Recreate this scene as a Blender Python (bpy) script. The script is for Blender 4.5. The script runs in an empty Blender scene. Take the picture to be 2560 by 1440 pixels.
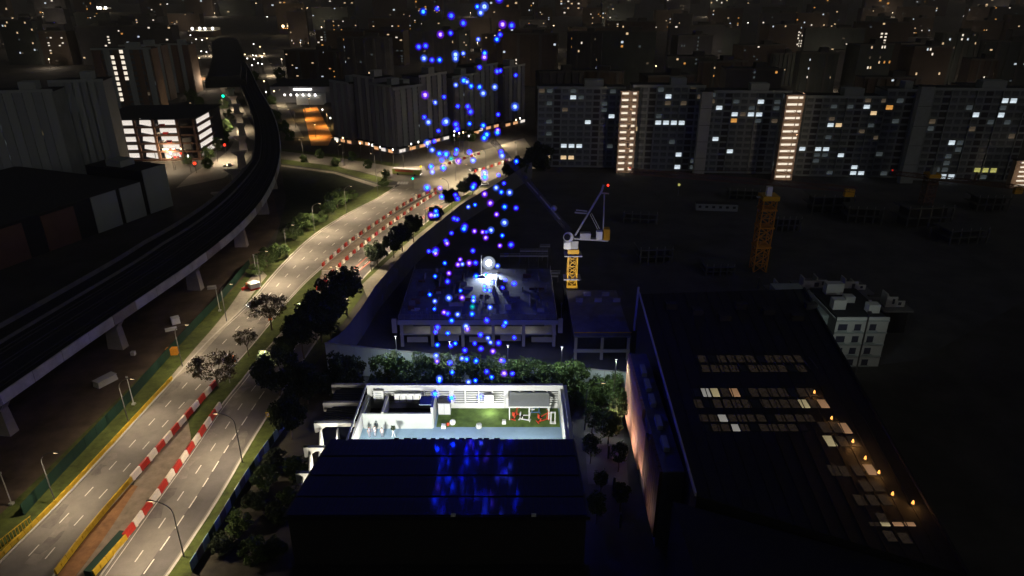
import bpy, math, random
from mathutils import Vector, Matrix
random.seed(11)
R = math.radians
S = bpy.context.scene
C = S.collection

# ------------------------------------------------------------------ camera, sky, exposure
CAM_H, FOC, PITCH = 90.0, 1740.0, R(24.2)          # metres, focal length in 2560-px units, pitch below horizon
cam = bpy.data.cameras.new('camera'); cam.sensor_width = 36; cam.lens = 36 * FOC / 2560
cam.clip_start = 1; cam.clip_end = 20000
co = bpy.data.objects.new('camera', cam); C.objects.link(co)
co.location = (0, 0, CAM_H); co.rotation_euler = (R(90) - PITCH, 0, 0); S.camera = co

W = bpy.data.worlds.new('World'); S.world = W; W.use_nodes = True
wn = W.node_tree.nodes; wl = W.node_tree.links
sky = wn.new('ShaderNodeTexSky'); sky.sky_type = 'NISHITA'; sky.sun_disc = False
sky.sun_elevation = R(9); sky.sun_rotation = R(132); sky.altitude = 50; sky.dust_density = 3
wn['Background'].inputs['Strength'].default_value = 0.008
hs = wn.new('ShaderNodeHueSaturation'); hs.inputs['Saturation'].default_value = 0.45
wl.new(sky.outputs[0], hs.inputs['Color']); wl.new(hs.outputs[0], wn['Background'].inputs['Color'])
sun = bpy.data.lights.new('moon', 'SUN'); sun.energy = 0.06; sun.angle = R(10); sun.color = (1.0, 0.97, 0.9)
so = bpy.data.objects.new('moon', sun); C.objects.link(so); so.rotation_euler = (R(52), 0, R(48))
S.view_settings.view_transform = 'Standard'; S.view_settings.look = 'None'
S.view_settings.exposure = 0; S.view_settings.gamma = 1
cy = S.cycles
cy.use_denoising = True; cy.max_bounces = 3; cy.diffuse_bounces = 1; cy.glossy_bounces = 2; cy.volume_bounces = 0; cy.adaptive_threshold = 0.03
cy.sample_clamp_indirect = 3; cy.use_light_tree = True; cy.caustics_reflective = False; cy.caustics_refractive = False

# ------------------------------------------------------------------ pixel helpers: from image coordinates, along camera rays, to metres
ct, st = math.cos(PITCH), math.sin(PITCH)
def ray(u, v):
    x = (u - 1280) / FOC; y = (v - 720) / FOC
    return Vector((x, ct - y * st, -st - y * ct))
def P(u, v, z=0.0):                    # the spot at height z behind an image pixel
    d = ray(u, v); t = (z - CAM_H) / d.z
    return Vector((d.x * t, d.y * t, z))
def V(u, v, Y):                        # the spot at distance Y behind an image pixel
    d = ray(u, v); t = Y / d.y
    return Vector((d.x * t, Y, CAM_H + d.z * t))

# ------------------------------------------------------------------ materials
M = {}
def mat(name, col, rough=0.8, metal=0.0, var=0.18, scale=2.0, bump=0.0, spec=0.35):
    m = bpy.data.materials.new(name); m.use_nodes = True; M[name] = m
    n = m.node_tree.nodes; l = m.node_tree.links; b = n['Principled BSDF']
    b.inputs['Roughness'].default_value = rough; b.inputs['Metallic'].default_value = metal
    b.inputs['Specular IOR Level'].default_value = spec
    tc = n.new('ShaderNodeTexCoord'); no = n.new('ShaderNodeTexNoise'); no.inputs['Scale'].default_value = scale
    no.inputs['Detail'].default_value = 5; no.inputs['Roughness'].default_value = 0.65
    l.new(tc.outputs['Object'], no.inputs['Vector'])
    r = n.new('ShaderNodeValToRGB'); r.color_ramp.elements[0].position = 0.3; r.color_ramp.elements[1].position = 0.72
    c = Vector(col)
    r.color_ramp.elements[0].color = (*(c * (1 - var)), 1); r.color_ramp.elements[1].color = (*(c * (1 + var)), 1)
    l.new(no.outputs['Fac'], r.inputs['Fac']); l.new(r.outputs['Color'], b.inputs['Base Color'])
    if bump:
        bp = n.new('ShaderNodeBump'); bp.inputs['Strength'].default_value = bump
        l.new(no.outputs['Fac'], bp.inputs['Height']); l.new(bp.outputs['Normal'], b.inputs['Normal'])
    return m
def emi(name, col, s, var=0.25, scale=1.3):
    m = bpy.data.materials.new(name); m.use_nodes = True; M[name] = m
    n = m.node_tree.nodes; l = m.node_tree.links; b = n['Principled BSDF']
    b.inputs['Base Color'].default_value = (0.02, 0.02, 0.02, 1); b.inputs['Roughness'].default_value = 0.7; b.inputs['Specular IOR Level'].default_value = 0.05
    tc = n.new('ShaderNodeTexCoord'); no = n.new('ShaderNodeTexNoise'); no.inputs['Scale'].default_value = scale
    l.new(tc.outputs['Object'], no.inputs['Vector'])
    mr = n.new('ShaderNodeMapRange'); mr.inputs['From Min'].default_value = 0.3; mr.inputs['From Max'].default_value = 0.7
    mr.inputs['To Min'].default_value = s * (1 - var); mr.inputs['To Max'].default_value = s * (1 + var)
    l.new(no.outputs['Fac'], mr.inputs['Value']); l.new(mr.outputs[0], b.inputs['Emission Strength'])
    b.inputs['Emission Color'].default_value = (*col, 1)
    return m
mat('site_ground', (0.062, 0.062, 0.062), 0.95, var=0.35, scale=0.08)
mat('earth', (0.045, 0.042, 0.038), 0.95, var=0.5, scale=0.06)
mat('yard', (0.07, 0.05, 0.035), 0.95, var=0.5, scale=0.15)
mat('sand', (0.20, 0.16, 0.12), 0.95, var=0.3, scale=0.5, bump=0.4)
mat('redearth', (0.22, 0.11, 0.045), 0.95, var=0.35, scale=0.5, bump=0.4)
mat('asphalt', (0.15, 0.138, 0.122), 0.85, var=0.28, scale=0.12)
mat('asphalt_dark', (0.08, 0.074, 0.07), 0.85, var=0.25, scale=0.15)
mat('asphalt_patch', (0.118, 0.108, 0.098), 0.85, var=0.3, scale=0.5); mat('asphalt_patch2', (0.175, 0.16, 0.14), 0.85, var=0.25, scale=0.5)
mat('asphalt_pale', (0.2, 0.185, 0.155), 0.85, var=0.2, scale=0.12)
mat('paint', (0.55, 0.53, 0.47), 0.7, var=0.22, scale=1.5)
mat('paint_red', (0.45, 0.16, 0.12), 0.7, var=0.2, scale=1.5)
mat('kerb', (0.36, 0.34, 0.3), 0.85, var=0.15)
mat('footpath', (0.24, 0.22, 0.18), 0.85, var=0.2, scale=0.6)
mat('grass', (0.05, 0.066, 0.012), 0.95, var=0.5, scale=0.5, bump=0.5)
mat('grass_dark', (0.022, 0.03, 0.012), 0.95, var=0.5, scale=0.3)
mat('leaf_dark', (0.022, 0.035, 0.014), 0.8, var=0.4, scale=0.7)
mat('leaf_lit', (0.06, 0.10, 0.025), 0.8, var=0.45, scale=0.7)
mat('leaf_olive', (0.07, 0.058, 0.032), 0.85, var=0.4, scale=0.7)
mat('leaf_pale', (0.13, 0.17, 0.08), 0.8, var=0.4, scale=0.7)
mat('bark', (0.10, 0.08, 0.06), 0.9, var=0.3)
mat('concrete', (0.30, 0.30, 0.29), 0.85, var=0.2, scale=0.3)
mat('frame_dim', (0.06, 0.065, 0.065), 0.9, var=0.4, scale=0.3)
mat('slab_concrete', (0.11, 0.12, 0.15), 0.85, var=0.35, scale=0.25)
mat('concrete_dark', (0.13, 0.13, 0.13), 0.9, var=0.25, scale=0.3)
mat('concrete_warm', (0.32, 0.29, 0.26), 0.85, var=0.22, scale=0.2)
mat('rail_steel', (0.35, 0.34, 0.32), 0.4, 0.8)
mat('rail_dark', (0.06, 0.058, 0.055), 0.7)
mat('deck_black', (0.018, 0.018, 0.02), 0.95, var=0.3)
mat('hoard_green', (0.007, 0.03, 0.019), 0.7, var=0.25, scale=0.3)
mat('hoard_white', (0.42, 0.46, 0.5), 0.6, var=0.25, scale=0.25)
mat('hoard_dark', (0.10, 0.105, 0.13), 0.7, var=0.3, scale=0.3)
mat('barrier_red', (0.42, 0.03, 0.02), 0.5, var=0.25)
mat('barrier_white', (0.72, 0.66, 0.56), 0.5, var=0.15)
mat('barrier_orange', (0.75, 0.16, 0.02), 0.5, var=0.15)
mat('barrier_yellow', (0.45, 0.30, 0.02), 0.6, var=0.3, scale=0.8)
mat('white_paint', (0.78, 0.79, 0.76), 0.6, var=0.06)
mat('grey_paint', (0.44, 0.47, 0.45), 0.7, var=0.08)
mat('steelblue', (0.2, 0.27, 0.32), 0.6, var=0.1)
mat('dark_void', (0.03, 0.03, 0.05), 0.9, var=0.3)
mat('turf', (0.10, 0.17, 0.035), 0.95, var=0.4, scale=0.8, bump=0.3)
mat('bluefloor', (0.25, 0.38, 0.50), 0.6, var=0.12, scale=0.4)
mat('solar', (0.022, 0.022, 0.13), 0.075, var=0.3, scale=3, spec=0.09)
mat('solar_frame', (0.006, 0.006, 0.01), 0.5)
mat('roof_black', (0.011, 0.012, 0.013), 0.8, var=0.3, scale=0.3)
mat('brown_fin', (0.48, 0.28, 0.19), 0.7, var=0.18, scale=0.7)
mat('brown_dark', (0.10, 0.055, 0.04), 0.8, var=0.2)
mat('facade', (0.21, 0.235, 0.235), 0.85, var=0.2, scale=0.12)
mat('facade_grey', (0.20, 0.20, 0.22), 0.85, var=0.2, scale=0.12)
mat('facade_brown', (0.14, 0.10, 0.075), 0.85, var=0.2, scale=0.12)
mat('facade_pale', (0.38, 0.38, 0.36), 0.85, var=0.15, scale=0.12)
mat('facade_tan', (0.34, 0.25, 0.19), 0.85, var=0.1, scale=0.12)
mat('facade_panel', (0.25, 0.28, 0.27), 0.8, var=0.12, scale=0.4)
mat('far_roof', (0.03, 0.03, 0.032), 0.9, var=0.3, scale=0.1)
mat('glass', (0.02, 0.025, 0.03), 0.3, var=0.3, spec=0.3)
mat('pane', (0.10, 0.115, 0.12), 0.35, var=0.5, scale=0.9, spec=0.3)
mat('far_brown', (0.05, 0.038, 0.03), 0.9, var=0.25, scale=0.1); mat('far_grey', (0.045, 0.045, 0.05), 0.9, var=0.25, scale=0.1); mat('far_green', (0.042, 0.05, 0.047), 0.9, var=0.25, scale=0.1); mat('far_panel', (0.06, 0.058, 0.055), 0.9, var=0.25, scale=0.1)
mat('crane_yellow', (0.62, 0.33, 0.015), 0.5, var=0.15)
mat('crane_orange', (0.42, 0.17, 0.015), 0.5, var=0.2)
mat('crane_grey', (0.36, 0.36, 0.38), 0.5, var=0.12)
mat('lamp_metal', (0.12, 0.12, 0.12), 0.5, 0.5)
mat('parapet_pale', (0.52, 0.53, 0.5), 0.85, var=0.25, scale=0.25)
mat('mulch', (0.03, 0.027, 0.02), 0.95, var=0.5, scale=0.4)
mat('pole_pale', (0.42, 0.43, 0.4), 0.5, 0.3)
mat('black', (0.012, 0.012, 0.013), 0.6)
mat('tyre', (0.02, 0.02, 0.02), 0.9)
mat('car_dark', (0.05, 0.05, 0.06), 0.3, 0.3); mat('car_white', (0.7, 0.7, 0.7), 0.3); mat('car_red', (0.4, 0.03, 0.03), 0.3)
mat('bus_green', (0.25, 0.30, 0.08), 0.4); mat('bus_red', (0.45, 0.1, 0.05), 0.4)
mat('equip_red', (0.6, 0.07, 0.03), 0.4); mat('equip_blue', (0.08, 0.17, 0.30), 0.4)
mat('skin', (0.45, 0.27, 0.19), 0.6); mat('cloth_grey', (0.3, 0.3, 0.36), 0.9); mat('cloth_white', (0.7, 0.7, 0.72), 0.9)
mat('hair', (0.02, 0.017, 0.015), 0.7); mat('court', (0.5, 0.22, 0.06), 0.8, var=0.15, scale=0.3)
mat('tarp', (0.2, 0.32, 0.4), 0.35, var=0.5, scale=0.8); mat('orange_box', (0.55, 0.22, 0.02), 0.6)
emi('win_cool', (0.80, 0.92, 1.0), 0.75, 0.5, 0.7); emi('win_dim', (0.7, 0.85, 0.9), 0.05, 0.5, 0.7)
emi('win_warm', (1.0, 0.70, 0.38), 0.75, 0.4, 0.7); emi('win_faint', (1.0, 0.75, 0.5), 0.06, 0.6, 0.7); emi('win_orange', (1.0, 0.45, 0.10), 0.6, 0.4)
emi('win_yellow', (0.75, 0.72, 0.2), 0.5, 0.4); emi('stair_lit', (1.0, 0.88, 0.70), 1.0, 0.2)
emi('carpark_lit', (1.0, 0.90, 0.80), 0.85, 0.3, 0.15); emi('lamp_white', (1.0, 0.95, 0.88), 5); emi('lamp_warm', (1.0, 0.72, 0.38), 5)
emi('flood', (0.92, 0.96, 1.0), 40, 0.02); emi('sig_red', (1.0, 0.03, 0.01), 4, 0.05); emi('sig_green', (0.0, 0.9, 0.5), 2.5, 0.05)
emi('sig_dim', (1.0, 0.03, 0.01), .5, 0.05); emi('sig_amber', (1.0, 0.7, 0.0), 2, 0.05); emi('flame', (1.0, 0.40, 0.08), 2.2, 0.2)
emi('sky_warm', (1.0, 0.55, 0.28), 0.26, 0.5, 0.4); emi('sky_yel', (0.95, 0.78, 0.42), 0.32, 0.5, 0.5); emi('sky_dim', (1.0, 0.72, 0.5), 0.013, 0.95, 9)
emi('sky_white', (0.9, 0.86, 0.78), 0.26, 0.3, 0.4); emi('shop_warm', (1.0, 0.5, 0.22), 0.7, 0.6, 0.2)
for k, c, s in (('b', (0.0012, 0.0065, 1), 55), ('c', (0.002, 0.018, 1), 52), ('w', (0.014, 0.022, 0.5), 45), ('p', (0.022, 0.014, 0.5), 45), ('g', (0.0, 0.015, 0.012), 45)):
    emi('led_' + k, c, s, 0.02)

# ------------------------------------------------------------------ mesh helpers
class MB:
    def __init__(s): s.v = []; s.f = []; s.m = []
    def face(s, pts, mi=0):
        b = len(s.v); s.v += [tuple(p) for p in pts]; s.f.append(tuple(range(b, b + len(pts)))); s.m.append(mi); return s
    def hexa(s, c, mi=0):           # 8 corners: bottom ring, top ring
        b = len(s.v); s.v += [tuple(p) for p in c]
        for q in ((3, 2, 1, 0), (4, 5, 6, 7), (0, 1, 5, 4), (1, 2, 6, 5), (2, 3, 7, 6), (3, 0, 4, 7)):
            s.f.append(tuple(b + i for i in q)); s.m.append(mi)
        return s
    def box(s, x0, x1, y0, y1, z0, z1, mi=0):
        return s.hexa([(x0, y0, z0), (x1, y0, z0), (x1, y1, z0), (x0, y1, z0), (x0, y0, z1), (x1, y0, z1), (x1, y1, z1), (x0, y1, z1)], mi)
    def bar(s, a, b, w, h=None, mi=0):
        a = Vector(a); b = Vector(b); h = h or w; d = (b - a).normalized()
        up = Vector((0, 0, 1)) if abs(d.z) < 0.95 else Vector((0, 1, 0))
        x = d.cross(up).normalized() * (w / 2); y = d.cross(x).normalized() * (h / 2)
        return s.hexa([a - x - y, a + x - y, a + x + y, a - x + y, b - x - y, b + x - y, b + x + y, b - x + y], mi)
    def tube(s, pts, rs, n=7, mi=0):
        pts = [Vector(p) for p in pts]; b0 = len(s.v)
        for i, p in enumerate(pts):
            d = (pts[min(i + 1, len(pts) - 1)] - pts[max(i - 1, 0)]).normalized()
            up = Vector((0, 0, 1)) if abs(d.z) < 0.9 else Vector((1, 0, 0))
            x = d.cross(up).normalized(); y = d.cross(x)
            for k in range(n):
                a = 2 * math.pi * k / n; s.v.append(tuple(p + (x * math.cos(a) + y * math.sin(a)) * rs[i]))
        for i in range(len(pts) - 1):
            for k in range(n):
                k2 = (k + 1) % n; s.f.append((b0 + i * n + k, b0 + i * n + k2, b0 + (i + 1) * n + k2, b0 + (i + 1) * n + k)); s.m.append(mi)
        s.f.append(tuple(b0 + k for k in range(n))); s.m.append(mi)
        e = b0 + (len(pts) - 1) * n; s.f.append(tuple(e + k for k in reversed(range(n)))); s.m.append(mi)
        return s
    def ball(s, c, r, n=10, mi=0, sz=1.0):
        c = Vector(c); return s.tube([c + Vector((0, 0, -r * sz * math.cos(math.pi * i / n))) for i in range(n + 1)],
                                     [max(0.01 * r, r * math.sin(math.pi * i / n)) for i in range(n + 1)], n, mi)
    def mesh(s, name, mats, smooth=False):
        me = bpy.data.meshes.new(name); me.from_pydata(s.v, [], s.f)
        for m in mats: me.materials.append(M[m] if isinstance(m, str) else m)
        me.polygons.foreach_set('material_index', s.m)
        if smooth: me.polygons.foreach_set('use_smooth', [True] * len(s.f))
        me.update(); return me
def link(name, data, parent=None, loc=(0, 0, 0), rz=0.0, sc=None):
    o = bpy.data.objects.new(name, data); C.objects.link(o)
    if parent: o.parent = parent
    o.location = loc; o.rotation_euler = (0, 0, rz)
    if sc: o.scale = sc
    return o
def put(mb, name, mats, parent=None, loc=(0, 0, 0), rz=0.0, smooth=False):
    if isinstance(mats, str): mats = [mats]
    return link(name, mb.mesh(name, mats, smooth), parent, loc, rz)
def tag(o, label, cat=None, group=None, kind=None):
    if label: o['label'] = label
    if cat: o['category'] = cat
    if group: o['group'] = group
    if kind: o['kind'] = kind
    return o
def thing(name, label, cat, loc=(0, 0, 0), rz=0.0, group=None):
    return tag(link(name, None, None, loc, rz), label, cat, group)
def box(name, m, b, parent=None): return put(MB().box(*b), name, m, parent)
ORD = 'first second third fourth fifth sixth seventh eighth ninth tenth eleventh twelfth thirteenth fourteenth fifteenth sixteenth seventeenth eighteenth nineteenth twentieth'.split()
ORD += ['twenty-' + w for w in ORD[:9]] + ['thirtieth'] + ['thirty-' + w for w in ORD[:9]] + ['fortieth'] + ['forty-' + w for w in ORD[:9]] + ['fiftieth'] + ['fifty-' + w for w in ORD[:9]]
UNIT = {}
def unit(m):                        # shared one-metre cube, centred
    if m not in UNIT: UNIT[m] = MB().box(-.5, .5, -.5, .5, -.5, .5).mesh('block_' + m, [m])
    return UNIT[m]
def ubox(name, m, parent, c, s): return link(name, unit(m), parent, c, 0, s)
def lamp(name, kind, parent, loc, energy, col, size=0.3, spot=None, rot=(0, 0, 0)):
    l = bpy.data.lights.new(name, kind); l.energy = energy; l.color = col
    if kind == 'AREA': l.size = size
    else: l.shadow_soft_size = size
    if kind == 'SPOT': l.spot_size = R(spot); l.spot_blend = 0.9
    o = link(name, l, parent, loc); o.rotation_euler = rot; return o

def resample(pts, step):
    pts = [Vector(p) for p in pts]; out = [pts[0]]; need = step; 
    for a, b in zip(pts, pts[1:]):
        L = (b - a).length; d = need
        while d <= L: out.append(a.lerp(b, d / L)); d += step
        need = d - L
    if (out[-1] - pts[-1]).length > 0.05 * step: out.append(pts[-1])
    return out
def along(pts, t):                  # point at fraction t of a polyline
    Ls = [(b - a).length for a, b in zip(pts, pts[1:])]; d = t * sum(Ls)
    for (a, b), L in zip(zip(pts, pts[1:]), Ls):
        if d <= L: return a.lerp(b, d / max(L, 1e-6))
        d -= L
    return pts[-1].copy()
def smooth(pts, n=2):
    for _ in range(n):
        q = [pts[0]]
        for a, b in zip(pts, pts[1:]): q += [a.lerp(b, .25), a.lerp(b, .75)]
        pts = q + [pts[-1]]
    return pts
def strip(mb, A, B, z, n=60, mi=0):
    a = [along(A, i / n) for i in range(n + 1)]; b = [along(B, i / n) for i in range(n + 1)]
    for i in range(n):
        mb.face([(a[i].x, a[i].y, z), (b[i].x, b[i].y, z), (b[i + 1].x, b[i + 1].y, z), (a[i + 1].x, a[i + 1].y, z)], mi)
    return mb
def offset(pts, d):                 # to the right of travel when d > 0
    out = []
    for i, p in enumerate(pts):
        t = (pts[min(i + 1, len(pts) - 1)] - pts[max(i - 1, 0)]); t.z = 0; t.normalize()
        out.append(p + Vector((t.y, -t.x, 0)) * d)
    return out
def wallrun(mb, pts, d0, d1, z0, z1, mi=0):
    a = offset(pts, d0); b = offset(pts, d1)
    for i in range(len(pts) - 1):
        lo = [a[i], a[i + 1], b[i + 1], b[i]]
        mb.hexa([(p.x, p.y, z0) for p in lo] + [(p.x, p.y, z1) for p in lo], mi)
    return mb
def PL(lst, z=0.0): return smooth([P(u, v, z) for u, v in lst])
def PLr(lst, z=0.0): return [P(u, v, z) for u, v in lst]

# ================================================================== GROUND, ROADS
tag(put(MB().box(-6000, 6000, -300, 9000, -1, 0), 'ground', 'earth'), 'dark bare ground reaching to the horizon', kind='structure')
# edges of the two carriageways, walked away from the camera
LL = PL([(-60, 1475), (0, 1410), (144, 1269), (292, 1108), (427, 960), (524, 850), (625, 759), (693, 675), (773, 595), (848, 546), (886, 526), (950, 494), (988, 468)])
LR = PL([(80, 1500), (131, 1440), (215, 1330), (326, 1208), (430, 1085), (537, 965), (615, 880), (675, 808), (715, 757), (769, 700), (803, 670), (857, 624), (892, 595), (950, 557), (1020, 508), (1090, 476)])
RL = PL([(215, 1500), (255, 1440), (320, 1350), (372, 1275), (479, 1128), (556, 1012), (601, 960), (658, 885), (700, 840), (750, 780), (790, 732), (833, 685), (874, 645), (909, 615), (950, 583), (1014, 537), (1090, 487)])
RR = PL([(370, 1500), (416, 1440), (551, 1239), (615, 1121), (705, 980), (770, 880), (850, 770), (900, 702), (950, 652), (1010, 600), (1070, 552), (1130, 505), (1200, 465)])
road = tag(put(strip(MB(), LL, LR, 0.03), 'road', 'asphalt'), 'three lane carriageway beside the green hoarding', kind='structure')
road2 = tag(put(strip(MB(), RL, RR, 0.03), 'road', 'asphalt'), 'carriageway beside the solar panel building', kind='structure')
strip(MB(), offset(RR, -7.0), offset(RR, -0.6), 0.034)
mbp = MB(); strip(mbp, offset(RR, -4.2), offset(RR, -0.4), 0.035); put(mbp, 'dark_lane', 'asphalt_dark', road2)
# the junction and roads beyond
JA = [P(u, v) for u, v in [(886, 526), (950, 494), (988, 468), (1000, 450), (940, 430), (860, 412), (790, 402), (703, 398)]]
cross = MB(); strip(cross, PLr([(703, 376), (800, 386), (900, 402), (1000, 418), (1060, 415)]), PLr([(703, 400), (800, 410), (900, 428), (985, 452), (1090, 476)]), 0.024)
strip(cross, PLr([(848, 546), (950, 494), (990, 468), (1040, 440), (1100, 410), (1200, 378), (1310, 345)]), PLr([(930, 572), (1015, 512), (1090, 476), (1140, 452), (1190, 434), (1270, 408), (1335, 380)]), 0.02)
strip(cross, PLr([(1090, 476), (1140, 452), (1190, 434), (1270, 408), (1335, 380)]), PLr([(1130, 505), (1200, 465), (1250, 440), (1300, 420), (1360, 395)]), 0.022)
tag(put(cross, 'road', 'asphalt_pale'), 'pale concrete junction where the roads meet', kind='structure')
left_rd = MB(); strip(left_rd, PLr([(440, 470), (480, 432), (540, 402), (575, 372), (592, 340), (588, 300), (572, 260), (552, 225), (535, 180), (530, 120)]),
                      PLr([(560, 445), (590, 420), (625, 395), (640, 360), (635, 325), (618, 290), (598, 255), (580, 222), (562, 180), (548, 120)]), 0.02)
tag(put(left_rd, 'road', 'asphalt_pale'), 'pale road curving away beside the viaduct', kind='structure')
strip_r = MB(); strip(strip_r, PLr([(640, 120), (660, 170), (672, 210), (690, 260), (705, 300), (722, 345)]), PLr([(656, 120), (680, 170), (694, 210), (715, 260), (735, 300), (760, 345)]), 0.02)
tag(put(strip_r, 'road', 'asphalt_pale'), 'far service road on the other side of the viaduct', kind='structure')
# medians, verges, footpaths
med = MB(); strip(med, PL([(537, 968), (615, 883), (675, 811), (715, 760), (769, 703), (806, 672)]), PL([(548, 1015), (603, 957), (656, 885), (699, 840), (748, 780), (788, 732)]), 0.12)
strip(med, PL([(470, 1050), (537, 968)]), PL([(480, 1105), (552, 1010)]), 0.12)
tag(put(med, 'median', 'grass'), 'grass median between the carriageways', kind='structure')
wz = MB(); strip(wz, PL([(335, 1206), (430, 1090), (475, 1045)]), PL([(330, 1330), (372, 1272), (479, 1122)]), 0.015)
strip(wz, PL([(190, 1440), (250, 1360), (335, 1215)]), PL([(215, 1440), (300, 1340), (330, 1330)]), 0.016)
tag(put(wz, 'path', 'sand'), 'sandy strip of the roadworks between the barriers', kind='structure')
wz2 = MB(); strip(wz2, PL([(140, 1445), (225, 1330), (326, 1212)]), PL([(185, 1445), (262, 1345), (345, 1215)]), 0.02)
tag(put(wz2, 'ground', 'redearth'), 'red earth trench behind the yellow barrier', kind='structure')
wz3 = MB(); strip(wz3, PLr([(806, 668), (860, 622), (950, 556), (1090, 478)]), PLr([(794, 728), (874, 643), (950, 583), (1090, 485)]), 0.025)
tag(put(wz3, 'path', 'sand'), 'closed strip between the two upper barrier rows', kind='structure')
vl = MB(); strip(vl, offset(LL, -9), offset(LL, -0.5), 0.10)
tag(put(vl, 'verge', 'grass'), 'grass verge beside the carriageway and green hoarding', kind='structure')
fpL = MB(); strip(fpL, PL([(400, 975), (480, 880), (560, 790), (620, 700), (650, 672)]), PL([(470, 925), (545, 842), (600, 778), (648, 715), (668, 690)]), 0.13)
tag(put(fpL, 'footpath', 'footpath'), 'worn footpath along the verge', kind='structure')
vr = MB(); strip(vr, offset(RR, 0.4), offset(RR, 4.0), 0.10)
tag(put(vr, 'verge', 'grass'), 'narrow grass verge beside the kerb of the near carriageway', kind='structure')
fpR = MB(); strip(fpR, PLr([(905, 712), (1010, 614), (1090, 552), (1200, 470)]), PLr([(918, 745), (1040, 625), (1110, 570), (1242, 470)]), 0.11)
tag(put(fpR, 'footpath', 'footpath'), 'footpath under the roadside trees', kind='structure')
yard = MB(); yard.face([P(-200, 1440), P(60, 1330), P(620, 690), P(700, 560), P(680, 470), P(400, 640), P(-200, 1000)])
for i in range(len(yard.v)): yard.v[i] = (yard.v[i][0], yard.v[i][1], 0.01)
tag(put(yard, 'ground', 'yard'), 'dark muddy yard under the railway viaduct', kind='structure')
kb = MB()
for e, d0, d1 in ((LL, -0.5, -0.1), (LR, 0.1, 0.4), (RL, -0.4, -0.1), (RR, 0.0, 0.4)): wallrun(kb, resample(e, 6), d0, d1, 0, 0.16)
tag(put(kb, 'kerb', 'kerb'), 'pale concrete kerbs edging the carriageways', kind='structure')
# painted markings
def dashes(A, B, t, name, parent, L=2.6, gap=4.9, s0=0.0, s1=1.0, w=0.2, m='paint', z=0.042):
    n = 120; line = [along(A, i / n).lerp(along(B, i / n), t) for i in range(n + 1)]
    line = line[int(s0 * n):int(s1 * n) + 1]; q = resample(line, 0.65); mb = MB(); per = L + gap; step = 0.65
    k = 0.0
    for i in range(len(q) - 1):
        if (i * step) % per < L:
            d = (q[i + 1] - q[i]).normalized(); nrm = Vector((d.y, -d.x, 0)) * w / 2
            mb.face([(p.x, p.y, z) for p in (q[i] - nrm, q[i] + nrm, q[i + 1] + nrm, q[i + 1] - nrm)])
    if mb.f: put(mb, name, m, parent)
dashes(LL, LR, 0.34, 'lane_line', road); dashes(LL, LR, 0.66, 'lane_line', road)
dashes(LL, LR, 0.04, 'edge_line', road, 3, 0, 0.35, 1, 0.15); dashes(LL, LR, 0.96, 'edge_line', road, 3, 0, 0.4, 0.62, 0.15)
dashes(RL, RR, 0.36, 'lane_line', road2); dashes(RL, RR, 0.63, 'lane_line', road2, 3, 2.2, w=0.22); dashes(RL, RR, 0.05, 'edge_line', road2, 3, 0, 0, 0.35, 0.14)
cw = MB()
for k in range(4):
    p = P(996 + k * 7, 458); cw.face([(p.x - .6, p.y - 2, 0.04), (p.x + .6, p.y - 2, 0.04), (p.x + .6, p.y + 2.5, 0.04), (p.x - .6, p.y + 2.5, 0.04)])
put(cw, 'crossing_bar', 'paint', road)
hx = MB()
for a, b in (((1062, 524), (1085, 512)), ((1085, 512), (1106, 515)), ((1106, 515), (1100, 520)), ((1040, 552), (1064, 540)), ((1040, 552), (1062, 545)), ((885, 672), (920, 640)), ((898, 676), (930, 650))):
    hx.bar(P(*a, 0.05), P(*b, 0.05), 0.5, 0.01)
put(hx, 'hatch_marking', 'paint_red', road2)

# worn patches and oil darkened tracks in the asphalt
rp = random.Random(4)
for A_, B_, pr in ((LL, LR, road), (RL, RR, road2)):
    for k in range(16):
        t0 = rp.uniform(.02, .9); f0 = rp.choice((.06, .38, .7)); L0 = rp.uniform(.012, .05); mb = MB()
        q = [along(A_, t0 + L0 * i / 4).lerp(along(B_, t0 + L0 * i / 4), f0) for i in range(5)]; q2 = [along(A_, t0 + L0 * i / 4).lerp(along(B_, t0 + L0 * i / 4), f0 + rp.uniform(.10, .24)) for i in range(5)]
        for i in range(4): mb.face([(p.x, p.y, .0362 + k * .0003) for p in (q[i], q2[i], q2[i + 1], q[i + 1])])
        put(mb, 'asphalt_patch', rp.choice(('asphalt_patch', 'asphalt_patch2')), pr)
# ================================================================== ROAD BARRIERS (every segment one thing)
def barrier_mesh(m, L=2.85, h=1.35, w=0.8):
    mb = MB(); mb.hexa([(-L/2, -w/2, 0.05), (L/2, -w/2, 0.05), (L/2, w/2, 0.05), (-L/2, w/2, 0.05), (-L/2, -w/4, h), (L/2, -w/4, h), (L/2, w/4, h), (-L/2, w/4, h)])
    mb.box(-L/2 + .2, -L/2 + .6, -w/2 - .04, w/2 + .04, 0, 0.12); mb.box(L/2 - .6, L/2 - .2, -w/2 - .04, w/2 + .04, 0, 0.12)
    mb.box(-L/2 + .5, -L/2 + .9, -.1, .1, h, h + .06); mb.box(L/2 - .9, L/2 - .5, -.1, .1, h, h + .06)
    return mb.mesh('barrier_' + m, [m])
BM = {m: barrier_mesh(m) for m in ('barrier_red', 'barrier_white', 'barrier_orange')}
BMs = {m: barrier_mesh(m, 1.5, 1.3, 0.7) for m in ('barrier_red', 'barrier_white')}
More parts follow.
